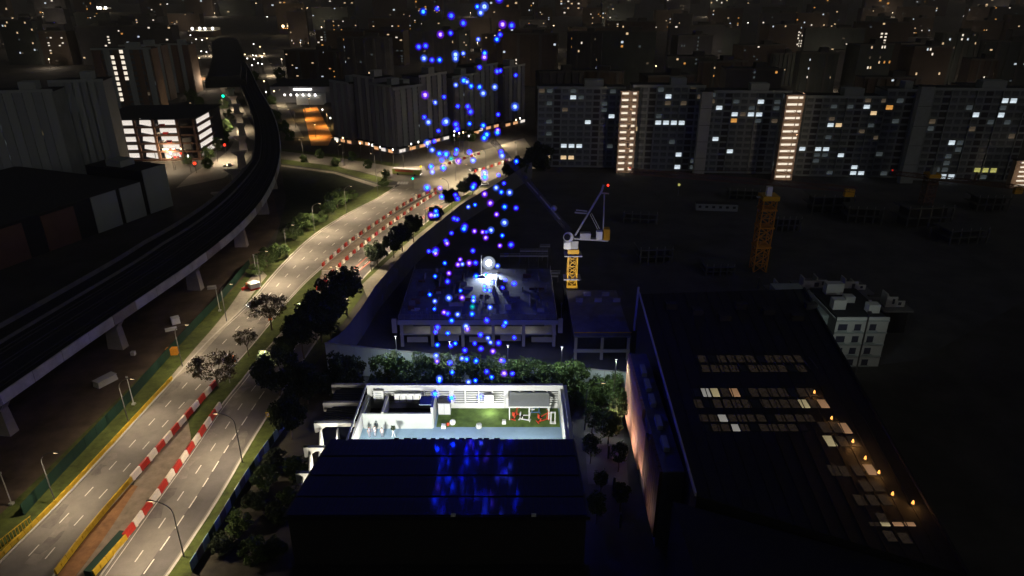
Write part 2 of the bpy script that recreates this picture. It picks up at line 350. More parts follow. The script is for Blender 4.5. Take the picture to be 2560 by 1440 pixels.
def barrier_row(px, step, where, group, meshes=BM, orange=(), first=0):
    q = resample(PL(px), step)
    for i in range(len(q) - 1):
        c = q[i].lerp(q[i + 1], 0.5); d = q[i + 1] - q[i]
        m = 'barrier_orange' if i in orange else ('barrier_red', 'barrier_white')[(i + first) % 2]
        o = link('road_barrier', meshes[m], None, (c.x, c.y, 0.03), math.atan2(d.y, d.x) + random.uniform(-.03, .03))
        cn = {'barrier_red': 'red', 'barrier_white': 'white', 'barrier_orange': 'orange'}[m]
        tag(o, f'{cn} plastic barrier, {ORD[i]} from the near end, {where}', 'barrier', group)
barrier_row([(330, 1203), (430, 1088), (540, 962)], 2.95, 'row beside three lane carriageway', 'barriers beside the three lane carriageway', orange=(18,), first=1)
barrier_row([(312, 1350), (372, 1272), (479, 1124), (550, 1018)], 2.95, 'row nearest solar panel building', 'barriers nearest the solar panel building', orange=(17, 15), first=0)
barrier_row([(804, 669), (857, 622), (892, 593), (950, 555), (1020, 505), (1090, 476)], 3.2, 'left row of upper roadworks', 'left row of upper roadworks barriers', BMs)
barrier_row([(790, 730), (833, 683), (874, 643), (909, 613), (950, 581), (1014, 535), (1090, 485)], 3.2, 'right row of upper roadworks', 'right row of upper roadworks barriers', BMs)
barrier_row([(1183, 432), (1230, 418), (1275, 402)], 3.2, 'row beyond the junction', 'barriers beyond the junction', BMs)
barrier_row([(1120, 412), (1160, 398), (1200, 386)], 3.2, 'far row behind the junction', 'barriers behind the junction', BMs)
def yellow_row(px, where, group, m='barrier_yellow', h=1.1, step=3.1, w=0.5):
    me = MB(); me.hexa([(-1.5, -w/2, 0), (1.5, -w/2, 0), (1.5, w/2, 0), (-1.5, w/2, 0), (-1.5, -.12, h), (1.5, -.12, h), (1.5, .12, h), (-1.5, .12, h)])
    me.box(-.1, .1, -w/2 - .05, w/2 + .05, .1, h * .8); me = me.mesh('barrier_' + m, [m])
    for n_, (a, b) in enumerate(zip(*(lambda q: (q, q[1:]))(resample(PL(px), step)))):
        c = a.lerp(b, .5); d = b - a
        tag(link('road_barrier', me, None, (c.x, c.y, 0.03), math.atan2(d.y, d.x)), f'{where}, {ORD[n_]} from the near end', 'barrier', group)
yellow_row([(140, 1437), (222, 1328), (322, 1212)], 'yellow concrete road barrier beside the red earth trench', 'yellow barriers beside the trench')
yellow_row([(235, 1440), (308, 1358)], 'yellow concrete road barrier before the striped row', 'yellow barriers below the striped row')
yellow_row([(-40, 1440), (0, 1395), (144, 1258), (292, 1098), (427, 952)], 'dull yellow guard barrier beside the green hoarding verge', 'yellow barriers along the verge', h=0.9)
gstr = MB(); wallrun(gstr, resample(PL([(215, 1440), (305, 1338)]), 3), -0.2, 1.2, 0, 1.1)
tag(put(gstr, 'hoarding', 'hoard_green'), 'short green hoarding beside the near yellow barriers', 'hoarding')

# ================================================================== HOARDINGS, NOISE WALL
def panel_wall(name, label, cat, pts, h, mats, step=3.0, cap=None, post=None):
    t = thing(name, label, cat, (0, 0, 0)); q = resample(pts, step)
    for i in range(len(q) - 1):
        a, b = q[i], q[i + 1]; d = (b - a); L = d.length; c = a.lerp(b, .5)
        o = link('panel', unit(mats[i % len(mats)]), t, (c.x, c.y, h / 2), math.atan2(d.y, d.x), (L - 0.06, 0.12, h))
        if cap: link('cap_rail', unit(cap), t, (c.x, c.y, h + 0.1), math.atan2(d.y, d.x), (L, 0.35, 0.2))
    return t
panel_wall('hoarding', 'long dark green hoarding along the verge below the viaduct', 'hoarding', PLr([(60, 1290), (150, 1190), (320, 1010), (470, 840), (560, 745), (625, 665)]), 2.6, ['hoard_green'], 4)
panel_wall('noise_barrier', 'tall pale noise wall facing the planted trees behind the terrace', 'wall', PLr([(812, 858), (1000, 878), (1280, 906), (1572, 932)], 8.0), 8.0, ['hoard_white'], 4, 'concrete')
nb = panel_wall('noise_barrier', 'tall dark noise wall running along the road beside the street trees', 'wall', PLr([(812, 858), (858, 830), (905, 768), (940, 712), (1037, 604), (1096, 556), (1154, 510), (1242, 458), (1330, 405)], 8.0), 8.0, ['hoard_dark'], 5)

sg = MB(); sg.face([(p.x, p.y, 0.012) for p in (P(830, 905), P(1580, 985), P(2300, 900), P(2900, 560), P(2700, 445), P(1330, 430), P(1240, 490), P(1040, 640), P(910, 800))])
tag(put(sg, 'ground', 'site_ground'), 'levelled ground of the building site inside the noise walls', kind='structure')
# ================================================================== RAILWAY VIADUCT
VZ = 11.5
vp = PL([(-320, 1200), (37, 960), (160, 873), (289, 786), (400, 712), (504, 641), (605, 560), (665, 490), (697, 420), (703, 360), (692, 300), (670, 255), (645, 215), (630, 180), (612, 150), (590, 120), (570, 95)], VZ)
vq = resample(vp, 9)
def nearest(q, p): return min(range(len(q)), key=lambda k: (q[k] - p).length)
n0, n1 = nearest(vq, P(560, 600, VZ)), nearest(vq, P(700, 395, VZ))
vw = [25 - 12.5 * min(1, max(0, (k - n0) / (n1 - n0))) for k in range(len(vq))]       # the deck narrows where sidings end
def off2(f0):
    out = []
    for k, p in enumerate(vq):
        t = vq[min(k + 1, len(vq) - 1)] - vq[max(k - 1, 0)]; t.z = 0; t.normalize(); out.append(p + Vector((t.y, -t.x, 0)) * f0(vw[k]))
    return out
def run2(f0, f1, z0, z1):
    a, b = off2(f0), off2(f1); mb = MB()
    for k in range(len(vq) - 1):
        lo = [a[k], a[k + 1], b[k + 1], b[k]]; mb.hexa([(p.x, p.y, z0) for p in lo] + [(p.x, p.y, z1) for p in lo])
    return mb
via = thing('railway_viaduct', 'long dark elevated railway viaduct with pale outer parapet curving away', 'viaduct')
put(run2(lambda w: -w, lambda w: -.3, 8.6, 10.2), 'deck', 'deck_black', via)
oa, ob = offset(vq, -0.3), offset(vq, 0.0)
for k in range(len(vq) - 1):
    lo = [oa[k], oa[k].lerp(oa[k + 1], .985), ob[k].lerp(ob[k + 1], .985), ob[k]]
    put(MB().hexa([(p.x, p.y, 8.9) for p in lo] + [(p.x, p.y, VZ + (.04 if k % 2 else 0)) for p in lo]), 'parapet_segment', 'concrete_warm' if k % 5 == 2 else 'parapet_pale', via)
put(run2(lambda w: -w - .3, lambda w: -w, 8.9, VZ), 'parapet', 'concrete_dark', via)
put(run2(lambda w: -w * .765, lambda w: -w * .75, 10.2, 11.0), 'walkway_wall', 'concrete_dark', via)
for d in (.16, .22, .4, .46, .6, .66): put(run2(lambda w: -w * d, lambda w: -w * d + .14, 10.2, 10.42), 'rail', 'rail_dark', via)
pm = MB(); pm.hexa([(-2.2, -1.2, 0), (2.2, -1.2, 0), (2.2, 1.2, 0), (-2.2, 1.2, 0), (-1.7, -1.0, 6.3), (1.7, -1.0, 6.3), (1.7, 1.0, 6.3), (-1.7, 1.0, 6.3)])
pm.hexa([(-1.7, -1, 6.3), (1.7, -1, 6.3), (1.7, 1, 6.3), (-1.7, 1, 6.3), (-4.5, -1.2, 8.55), (3.2, -1.2, 8.55), (3.2, 1.2, 8.55), (-4.5, 1.2, 8.55)])
pm = pm.mesh('pier', ['concrete_warm']); vc = resample(offset(vp, -4.2), 1); vl2 = resample(offset(vp, -20), 1)
i0, i1 = nearest(vc, P(312, 872, VZ)), nearest(vc, P(490, 722, VZ))
def nxy(q, p): return min(range(len(q)), key=lambda k: (q[k].x - p.x) ** 2 + (q[k].y - p.y) ** 2)
i0, i1 = nxy(vc, P(312, 872)), nxy(vc, P(490, 722)); stp = max(20, i1 - i0)
for k in range(26):
    i = i0 % stp + k * stp
    for vv in (vc, vl2):
        if i + 1 < len(vv):
            p = vv[i]; d = vv[i + 1] - p; link('pier', pm, via, (p.x, p.y, 0), math.atan2(d.y, d.x) - math.pi / 2)
# station hall over the far bend
sta = thing('railway_station', 'dark elevated station hall with curved roof on the viaduct', 'station')
sp = resample(PL([(560, 200), (570, 165), (566, 130), (560, 100)], 16), 8)
put(wallrun(MB(), sp, -14, 16, 10.5, 16), 'hall', 'roof_black', sta); put(wallrun(MB(), sp, -10, 12, 16, 19), 'roof', 'far_roof', sta)

# ================================================================== STREET LAMPS with their light
def lamp_post_mesh(h, arm):
    mb = MB(); pts = [(0, 0, 0), (0, 0, h * .55), (0, 0, h * .8)]; rs = [.12, .1, .085]
    for k in range(1, 6):
        a = k / 5 * R(80); pts.append((-arm * (1 - math.cos(a)) * 1.0, 0, h * .8 + h * .2 * math.sin(a))); rs.append(.07)
    mb.tube(pts, rs, 6); e = pts[-1]
    mb.hexa([(e[0] - 1.0, -.22, e[2] - .06), (e[0] + .1, -.1, e[2] - .06), (e[0] + .1, .1, e[2] - .06), (e[0] - 1.0, .22, e[2] - .06), (e[0] - .9, -.12, e[2] + .12), (e[0] + .1, -.06, e[2] + .1), (e[0] + .1, .06, e[2] + .1), (e[0] - .9, .12, e[2] + .12)])
    return mb.mesh('lamp_post', ['lamp_metal']), e
LPM, LPE = lamp_post_mesh(12.0, 3.6)
glow = MB().box(-.4, .4, -.14, .14, -.05, 0).mesh('lamp_glass', ['lamp_warm'])
def street_lamp(p, ang, label, e, group=None, col=(1.0, 0.79, 0.53)):
    o = tag(link('street_lamp', LPM, None, (p.x, p.y, 0), ang), label, 'street lamp', group)
    link('lamp_glass', glow, o, (LPE[0] - .45, 0, LPE[2] - .07))
    lamp('lamp_light', 'SPOT', o, (LPE[0] - .45, 0, LPE[2] - .2), e, col, 0.4, 155)
    return o
def lamp_row(edge, side, first, step, n, label, group, e):
    q = resample(edge, 1)
    for k in range(n):
        i = int(first + k * step)
        if i + 1 >= len(q): break
        d = (q[i + 1] - q[i]).normalized(); nrm = Vector((d.y, -d.x, 0)) * side
        p = q[i] + nrm * 0.9; street_lamp(p, math.atan2(nrm.y, nrm.x), f'{label}, {ORD[k]} from the near end', e if not callable(e) else e(k), group)
lamp_row(RR, 1, 9, 25, 10, 'tall curved street lamp on kerb nearest solar building', 'street lamps on the near kerb', lambda k: 17500 if k < 4 else 21000)
lamp_row(LL, -1, 20, 25, 10, 'tall curved street lamp by the green hoarding', 'street lamps by the green hoarding', lambda k: 12000 if k < 4 else 24000)
jn = ['beside the bus', 'behind the bus', 'on the far side of the crossing', 'at the far bend of the main road', 'on the side street verge', 'beside the double crowned street tree', 'beside the far barrier row', 'at the noise wall corner', 'near the viaduct on the side street', 'at the zebra crossing']
vn = ['at the foot of the road', 'beside the taxi', 'before the green traffic light', 'by the station approach', 'at the far station end', 'below the car park', 'beside the car park flank', 'behind the car park', 'on the service road bend', 'on the far service road', 'near the sports court', 'beyond the station']
for u, v, a, e in ((1010, 425, 3.6, 30000), (1090, 408, 4.4, 30000), (1160, 388, 4.4, 30000), (1240, 365, 4.4, 34000), (860, 415, 1.5, 9000), (1140, 452, 1.0, 22000), (1215, 432, 1.0, 24000), (1290, 408, 1.2, 30000), (760, 402, 1.5, 8000), (940, 440, 1.2, 14000)):
    street_lamp(P(u, v), a, 'junction street lamp ' + jn.pop(0), e, 'street lamps at the junction')
for u, v, a, e in ((545, 405, 3.4, 34000), (572, 330, 3.4, 36000), (560, 280, 3.4, 46000), (545, 215, 3.3, 70000), (520, 140, 3.3, 110000), (440, 425, 1.0, 22000), (495, 300, 1, 30000), (470, 190, 1, 70000), (715, 265, 0, 14000), (690, 190, 0, 26000), (740, 320, 0, 9000), (650, 140, 0, 50000)):
    street_lamp(P(u, v), a, 'viaduct street lamp ' + vn.pop(0), e, 'street lamps beside the viaduct')
pp = MB().tube([(0, 0, 0), (0, 0, 7.5)], [.12, .08], 6); pp.box(-.35, .35, -.35, .35, 0, .5); pp.box(-.25, .25, -.06, .06, 7.2, 7.6)
pp = pp.mesh('survey_pole', ['pole_pale'])
for u, v, w in ((335, 1012, 'beside the verge near the pale box'), (550, 778, 'at the end of the worn footpath'), (642, 690, 'beside the striped tent'), (30, 1262, 'beside the muddy yard entrance')):
    tag(link('pole', pp, None, P(u, v)), 'thin pale pole standing ' + w, 'pole')

# ================================================================== TREES
def crown_mesh(name, n, clumps, leaf, m, flat=1.0, hollow=0.35, seed=1):
    rnd = random.Random(seed); mb = MB(); cs = []
    for _ in range(clumps):
        while True:
            p = Vector((rnd.uniform(-1, 1), rnd.uniform(-1, 1), rnd.uniform(-1, 1)))
            if hollow < p.length < 0.86: break
        cs.append((p, rnd.uniform(.16, .36)))
    for _ in range(n):
        c, r = rnd.choice(cs); o = Vector((rnd.gauss(0, 1), rnd.gauss(0, 1), rnd.gauss(0, 1))).normalized() * r * rnd.uniform(.45, 1)
        p = c + o; p.z *= flat; s = leaf * rnd.uniform(.6, 1.4)
        a = Vector((rnd.gauss(0, 1), rnd.gauss(0, 1), rnd.gauss(0, .6))).normalized(); b = a.orthogonal().normalized()
        b = Matrix.Rotation(rnd.uniform(0, 6.28), 3, a) @ b; c2 = a.cross(b)
        mb.face([p - b * s, p - c2 * s * .6, p + b * s, p + c2 * s * .6])
    return mb.mesh(name, [m])
CR = {'dense': [crown_mesh('crown', 8000, 60, .058, 'leaf_dark', .9, seed=i) for i in (1, 2, 3)],
      'sparse': [crown_mesh('crown', 2600, 44, .038, 'leaf_olive', .62, .45, seed=i) for i in (4, 5)],
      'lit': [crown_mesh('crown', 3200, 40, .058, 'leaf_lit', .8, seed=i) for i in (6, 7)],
      'pale': [crown_mesh('crown', 1100, 22, .10, 'leaf_pale', .9, seed=i) for i in (8, 9)],
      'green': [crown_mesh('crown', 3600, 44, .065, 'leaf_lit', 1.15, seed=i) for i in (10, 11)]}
def trunk_mesh(h, r, spread, seed):
    rnd = random.Random(seed); mb = MB(); k = h * .55
    mb.tube([(0, 0, 0), (.1, 0, k * .5), (0, .1, k)], [r, r * .8, r * .65], 6)
    for i in range(6):
        a = i / 6 * 6.28 + rnd.uniform(-.3, .3); s = spread * rnd.uniform(.35, .75)
        mb.tube([(0, .1, k * .92), (math.cos(a) * s * .4, math.sin(a) * s * .4, k + (h - k) * .45), (math.cos(a) * s, math.sin(a) * s, h + rnd.uniform(-.1, .35) * spread)], [r * .5, r * .3, r * .12], 5)
    return mb.mesh('trunk', ['bark'])
tn = [0]
def tree(base, cpx, rpx, kind, label, group=None, flat=1.0):
    b = P(*base); c = V(cpx[0], cpx[1], b.y); rm = rpx * (c - Vector((0, 0, CAM_H))).length / FOC
    zc = max(c.z, rm * .6 + .4); tn[0] += 1
    t = thing('tree', label, 'tree', (b.x, b.y, 0), random.uniform(0, 6.28), group)
    link('trunk', trunk_mesh(zc, max(.10, rm * .045), rm, tn[0]), t)
    o = link('crown', random.choice(CR[kind]), t, (0, 0, zc), random.uniform(0, 6.28), (rm, rm, rm * flat))
    return t
tree((680, 826), (672, 765), 50, 'sparse', 'wide sparse tree on the grass median, farthest of three')
tree((623, 892), (616, 841), 29, 'sparse', 'small sparse tree on the grass median, middle of three')
tree((546, 967), (528, 915), 58, 'sparse', 'wide sparse tree at the tip of the grass median by the barriers')
for b, c, r, l in (((761, 898), (747, 822), 46, 'leaning open tree with visible trunk between kerb and noise wall'),
                   ((805, 856), (790, 785), 58, 'dark bushy tree in the thick clump beside the kerb, left of its pair of trunks'),
                   ((828, 852), (822, 750), 56, 'dark bushy tree rising highest in the thick clump beside the kerb'),
                   ((868, 790), (882, 706), 46, 'round dark tree at the upper end of the thick kerb clump'),
                   ((700, 990), (708, 925), 58, 'big dark tree closest to the terrace building on the road side'),
                   ((715, 905), (712, 866), 30, 'small dark tree behind the big one on the kerb'),
                   ((860, 985), (830, 940), 62, 'dark tree squeezed between noise wall and terrace building corner'),
                   ((770, 1010), (765, 955), 52, 'dark tree beside the terrace building bays'),
                   ((730, 1100), (738, 1035), 48, 'dark tree below the terrace building bays'),
                   ((945, 668), (940, 628), 29, 'round dark street tree nearest the kerb clump, first in the roadside row'),
                   ((985, 645), (972, 604), 26, 'second street tree of the roadside row'),
                   ((1007, 630), (1000, 582), 28, 'third street tree of the roadside row'),
                   ((1034, 606), (1025, 558), 27, 'fourth street tree of the roadside row, the tallest'),
                   ((1090, 565), (1082, 535), 22, 'street tree beside the hatched bay of the road'),
                   ((1130, 530), (1126, 490), 22, 'street tree with bare trunk before the junction'),
                   ((1182, 487), (1178, 455), 24, 'double crowned street tree beside the junction'),
                   ((1160, 490), (1155, 468), 18, 'small street tree in front of the junction'),
                   ((1290, 455), (1285, 420), 34, 'dark tree at the corner of the noise wall beyond the junction'),
                   ((1345, 425), (1335, 390), 40, 'dark tree beyond the corner of the noise wall')):
    tree(b, c, r, 'dense', l)
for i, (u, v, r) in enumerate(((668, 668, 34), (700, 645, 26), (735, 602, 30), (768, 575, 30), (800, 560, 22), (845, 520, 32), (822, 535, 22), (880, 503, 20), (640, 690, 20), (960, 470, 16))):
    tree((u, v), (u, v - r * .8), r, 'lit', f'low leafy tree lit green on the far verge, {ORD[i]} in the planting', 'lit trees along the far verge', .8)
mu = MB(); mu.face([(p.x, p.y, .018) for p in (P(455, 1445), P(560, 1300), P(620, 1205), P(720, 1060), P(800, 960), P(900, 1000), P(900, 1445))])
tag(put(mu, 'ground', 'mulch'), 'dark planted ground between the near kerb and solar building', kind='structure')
for i, (u, v, rr) in enumerate(((560, 1380, 30), (600, 1330, 34), (640, 1270, 30), (665, 1215, 34), (690, 1165, 30), (640, 1400, 36), (700, 1300, 34), (745, 1190, 34), (690, 1390, 30), (730, 1260, 30))):
    tree((u, v), (u, v - rr * .6), rr, 'green' if i % 2 else 'dense', f'low dark shrub beside the solar building, {ORD[i]} in the planted strip', 'shrubs beside the solar building', .8)
# trees planted in front of the noise wall
for i, (u, v, r) in enumerate(((993, 890, 17), (1050, 894, 18), (1115, 898, 20), (1152, 900, 18), (1188, 898, 20), (1220, 902, 16), (1247, 896, 19), (1275, 914, 17), (1310, 908, 16), (1365, 920, 16), (1396, 918, 19), (1440, 922, 21))):
    tree((u, v + 75), (u, v), r, 'pale' if i < 9 else 'lit', f'young slender pale crowned tree before the noise wall, {ORD[i]} from the left', 'young trees before the noise wall')
for i, (u, v, r) in enumerate(((960, 930, 30), (1010, 940, 32), (1065, 935, 32), (1120, 945, 32), (1175, 940, 32), (1230, 945, 30), (1285, 942, 32), (1335, 945, 30), (1385, 955, 34), (1435, 960, 36))):
    tree((u, v + 60), (u, v - 4), r * 1.35, 'green', f'dark broad shrubby tree behind the terrace screen, {ORD[i]} from the left', 'shrubby trees behind the terrace screen')
for u, v, r, l in ((1495, 975, 38, 'conical green tree beside the terrace side wall'), (1545, 1010, 34, 'dark tree between terrace and brown fin wall'), (1500, 1195, 20, 'small bright shrub beside the paved lane'), (1480, 1040, 26, 'dark shrub next to the terrace side wall'), (1520, 1060, 34, 'leafy tree at the head of the paved lane'), (1460, 985, 30, 'leafy tree touching the terrace corner'), (1535, 960, 30, 'leafy tree against the noise wall end'), (1475, 1110, 26, 'leafy tree halfway along the paved lane'), (1545, 1130, 24, 'small leafy tree by the brown fin wall'), (1490, 1260, 28, 'dark leafy tree at the near end of the paved lane'), (1550, 1230, 24, 'dark shrub at the foot of the brown fin wall')):
    tree((u, v + 50), (u, v), r, 'green', l)
for i, (u, v, r) in enumerate(((575, 300, 14), (568, 330, 16), (560, 355, 16), (545, 375, 16), (520, 395, 16), (560, 270, 12), (690, 300, 14), (710, 330, 16), (725, 350, 14), (680, 260, 12), (760, 405, 10), (800, 395, 12), (840, 415, 12), (880, 400, 12), (920, 420, 12), (965, 445, 12), (1140, 352, 16), (1160, 350, 16), (1180, 352, 14), (640, 200, 12), (700, 195, 14), (480, 250, 14), (500, 265, 12), (520, 420, 14), (470, 410, 12))):
    tree((u, v), (u, v - r * .7), r, 'green', 'far roadside tree ' + ('beside the pale road along the viaduct' if u < 600 else 'right of the viaduct' if u < 740 else 'on the verge before the ribbed wing' if u < 1000 else 'on the planted roundabout') + f', {ORD[i]} planted', 'far roadside trees')

for i, (u, v) in enumerate(((1000, 985), (1130, 1000), (1270, 1010), (1400, 1015), (1530, 1050))):  # posts and lamps added to brighten the tree crowns and noise wall
    p = P(u, v); t = thing('garden_lamp', f'cool garden lamp on a post between noise wall and terrace, {ORD[i]} from the left', 'lamp', p)
    put(MB().bar((0, 0, 0), (0, 0, 15.5), .16).box(-.35, .35, -.2, .2, 15.5, 15.62), 'post', 'lamp_metal', t); ubox('lens', 'lamp_white', t, (0, 0, 15.46), (.5, .3, .06)); lamp('lamp_light', 'SPOT', t, (0, 0, 15.3), 5200, (.86, 1, .88), .3, 165)  # post, lens and light of the added lamp
lw = MB(); lw.face([(p.x, p.y, .02) for p in (P(704, 425), P(800, 428), P(900, 446), P(945, 462), P(905, 490), P(850, 520), P(760, 580), P(700, 640), P(690, 600), P(715, 500))])
tag(put(lw, 'lawn', 'grass_dark'), 'dark empty grass plot between viaduct and junction', kind='structure')
for pa, pb, nm in (([(703, 372), (850, 388), (1000, 410)], [(703, 378), (850, 395), (990, 418)], 'far'), ([(703, 398), (850, 418), (985, 452)], [(703, 410), (840, 428), (960, 462)], 'near')):
    gs_ = MB(); strip(gs_, PLr(pa), PLr(pb), .1); tag(put(gs_, 'verge', 'grass'), f'{nm} grass verge of the side street under the viaduct', kind='structure')
fp_ = MB(); strip(fp_, PLr([(703, 412), (840, 430), (955, 465), (990, 462)]), PLr([(703, 416), (835, 434), (945, 470), (985, 470)]), .03); tag(put(fp_, 'footpath', 'footpath'), 'pale footpath round the dark grass plot', kind='structure')
# ================================================================== TERRACE BUILDING with solar roof
FZ = 30.0
X0, X1 = -21.7, 7.6; YB = P(1200, 1020, FZ).y; YF = 58.0
tb = thing('terrace_building', 'white terrace building with green turf deck behind a sloping solar panel roof', 'building')
box('wall', 'grey_paint', (X0, X1, YF, YB + .3, 0, FZ - .25), tb)
box('terrace_floor', 'bluefloor', (X0, X1, 70, YB, FZ - .25, FZ), tb)
xw = P(1092, 1060, FZ).x
put(MB().face([(xw, P(0, 1068, FZ).y, FZ + .012), (X1 - .6, P(0, 1068, FZ).y, FZ + .012), (X1 - .6, YB, FZ + .012), (xw, YB, FZ + .012)]), 'turf', 'turf', tb)
WT = V(1200, 962, YB).z
# back screen: plinth, head beam, posts and slats
ubox('plinth', 'white_paint', tb, ((X0 + X1) / 2, YB + .1, FZ + .45), (X1 - X0, .3, .9))
ubox('head_beam', 'white_paint', tb, ((X0 + X1) / 2, YB + .1, WT - .45), (X1 - X0, .5, .9))
ns = 6; zs0, zs1 = FZ + .9, WT - .9
for k in range(ns):
    z = zs0 + (zs1 - zs0) * (k + .5) / ns; ubox('slat', 'white_paint', tb, ((X0 + X1) / 2, YB + .15, z), (X1 - X0 - .2, .08, (zs1 - zs0) / ns * .58))
for k in range(15):
    x = X0 + .3 + (X1 - X0 - .6) * k / 14; w = .7 if k in (0, 6, 10, 14) else .22
    ubox('post', 'white_paint', tb, (x, YB + .02, (zs0 + zs1) / 2), (w, .34, zs1 - zs0 + .02))
ubox('back_panel', 'concrete_dark', tb, ((X0 + X1) / 2, YB + .5, (FZ + WT) / 2 - .2), (X1 - X0, .1, WT - FZ - .5))
# side walls
ubox('side_wall', 'white_paint', tb, (X1 - .15, (72 + YB) / 2, (FZ + WT) / 2 - .3), (.5, YB - 72.2, WT - FZ - .6))
ubox('side_coping', 'grey_paint', tb, (X1 + .35, (72 + YB) / 2 + .2, WT - .45), (.5, YB - 71.6, .3))
ubox('side_wall', 'white_paint', tb, (X0 - .1, (72 + YB) / 2, FZ + 1.2), (.3, YB - 72.2, 2.4))
ubox('side_coping', 'white_paint', tb, (X0 - .1, (72 + YB) / 2, WT - .1), (.22, YB - 72.2, .2))
# roofless plant enclosure on the terrace
xa, xb = P(913, 1065, FZ).x, P(1083, 1065, FZ).x; ya, yb = P(0, 1070, FZ).y, YB - .5; hz = 2.55
for nm, c, s in (('enclosure_wall', ((xa + xb) / 2, ya, FZ + hz / 2), (xb - xa, .3, hz)), ('enclosure_wall', (xb, (ya + yb) / 2, FZ + hz / 2 + .5), (.35, yb - ya, hz + 1.0)), ('enclosure_wall', (xa, (ya + yb) / 2, FZ + hz / 2), (.3, yb - ya, hz)), ('enclosure_floor', ((xa + xb) / 2, (ya + yb) / 2, FZ + .4), (xb - xa - .4, yb - ya - .4, .1))):
    ubox(nm, 'dark_void' if 'floor' in nm else 'grey_paint', tb, c, s)
ubox('partition', 'white_paint', tb, (P(960, 1030, FZ + 2).x, (ya + yb) / 2, FZ + hz / 2 + .1), (.3, yb - ya, hz + .2))
ubox('hatch_cover', 'steelblue', tb, (xb - 1.0, ya + 1.6, FZ + hz + 1.1), (1.7, 2.2, .12))
# solar roof: slopes down away from the camera
YN, YE = 57.0, 76.0; ZN, ZE = 38.05, 34.0; RX0, RX1 = -24.2, 8.25
def rz(y): return ZN + (ZE - ZN) * (y - YN) / (YE - YN)
roofm = MB(); roofm.hexa([(RX0, YN, ZN - .5), (RX1, YN, ZN - .5), (RX1, YE, ZE - .5), (RX0, YE, ZE - .5), (RX0, YN, ZN - .12), (RX1, YN, ZN - .12), (RX1, YE, ZE - .12), (RX0, YE, ZE - .12)])
roof = put(roofm, 'solar_roof', 'solar_frame', tb)
slope = math.atan2(ZE - ZN, YE - YN); rows = [(57.3, 60.8), (61.2, 65.6), (66.1, 70.6), (71.1, 75.7)]; nc = 34
for (a, b) in rows:
    for k in range(nc):
        x = RX0 + .3 + (RX1 - RX0 - .6) * (k + .5) / nc; w = (RX1 - RX0 - .6) / nc - .035; y = (a + b) / 2
        o = link('solar_panel', unit('solar'), roof, (x, y, rz(y) - .03), 0, (w, (b - a) / math.cos(slope), .05))
        o.rotation_euler = (slope + random.gauss(0, .006), random.gauss(0, .006), 0)
for k in range(12):
    x = RX0 + 9 + k * 1.2 + random.uniform(-.2, .2); ubox('roof_clamp', 'black', roof, (x, YE - .1, ZE + .02), (random.uniform(.4, 1.0), .15, .14))
for x in (-6.2, 2.3): ubox('roof_vent', 'grey_paint', roof, (x, 57.15, ZN), (.5, .3, .25))
box('gable_wall', 'roof_black', (RX0 + .4, RX1 - .4, YN + .3, YN + .6, 28, ZN - .5), tb)
lowr = box('lower_roof', 'roof_black', (RX0 + .2, RX1 + .2, 40, YN + .2, 26, 31), tb)
for k in range(10):
    ubox('solar_panel', 'solar', lowr, (-6 + k * 1.0, 49.5, 31.1), (.95, 4.2, .06))
# projecting frame bays along the left side
for i, (v, ul, ur) in enumerate(((961, 829, 921), (1006, 808, 905), (1057, 786, 888), (1118, 760, 850), (1182, 740, 800))):
    a = P(ul, v, 31.8); b = P(ur, v, 31.8); y = a.y; dy = 4.1
    fr = MB(); fr.box(a.x, X0 - .3, y - .25, y + .25, 31.3, 31.9); fr.box(a.x, a.x + .5, y - .3, y + .3, 30.4, 31.9)
    fr.hexa([(a.x, y - .25, 30.3), (a.x + .3, y - .25, 30.3), (a.x + .3, y + .25, 30.3), (a.x, y + .25, 30.3), (a.x, y - .25, 31.3), (a.x + 1.6, y - .25, 31.3), (a.x + 1.6, y + .25, 31.3), (a.x, y + .25, 31.3)])
    put(fr, 'bay_frame', 'concrete_warm' if i < 2 else 'white_paint', tb)
    if i < 2:
        sl = box('bay_canopy', 'dark_void', (a.x + .6, X0 - .5, y - dy + .4, y - .35, 30.6, 30.9), tb)
        for k in range(7): ubox('louvre', 'lamp_metal', sl, ((a.x + X0) / 2, y - dy + .7 + k * .5, 31.0), (X0 - a.x - 1.4, .12, .1))
    else:
        ubox('bay_floor', 'footpath', tb, ((a.x + X0) / 2, y - dy / 2, 26.2), (X0 - a.x - .2, dy, .2))
        for k in range(3):
            x = a.x + .8 + k * 2.4; f = MB(); f.hexa([(x, y - dy + .6, 26.3), (x + .25, y - dy + .6, 26.3), (x + .25, y - .4, 26.3), (x, y - .4, 26.3), (x + .1, y - .9, 31.2), (x + .3, y - .9, 31.2), (x + .3, y - .4, 31.2), (x + .1, y - .4, 31.2)])
            put(f, 'fin', 'white_paint', tb)
        lamp('bay_light', 'POINT', tb, ((a.x + X0) / 2, y - 1.8, 29.6), 800, (1, .9, .72), .3)
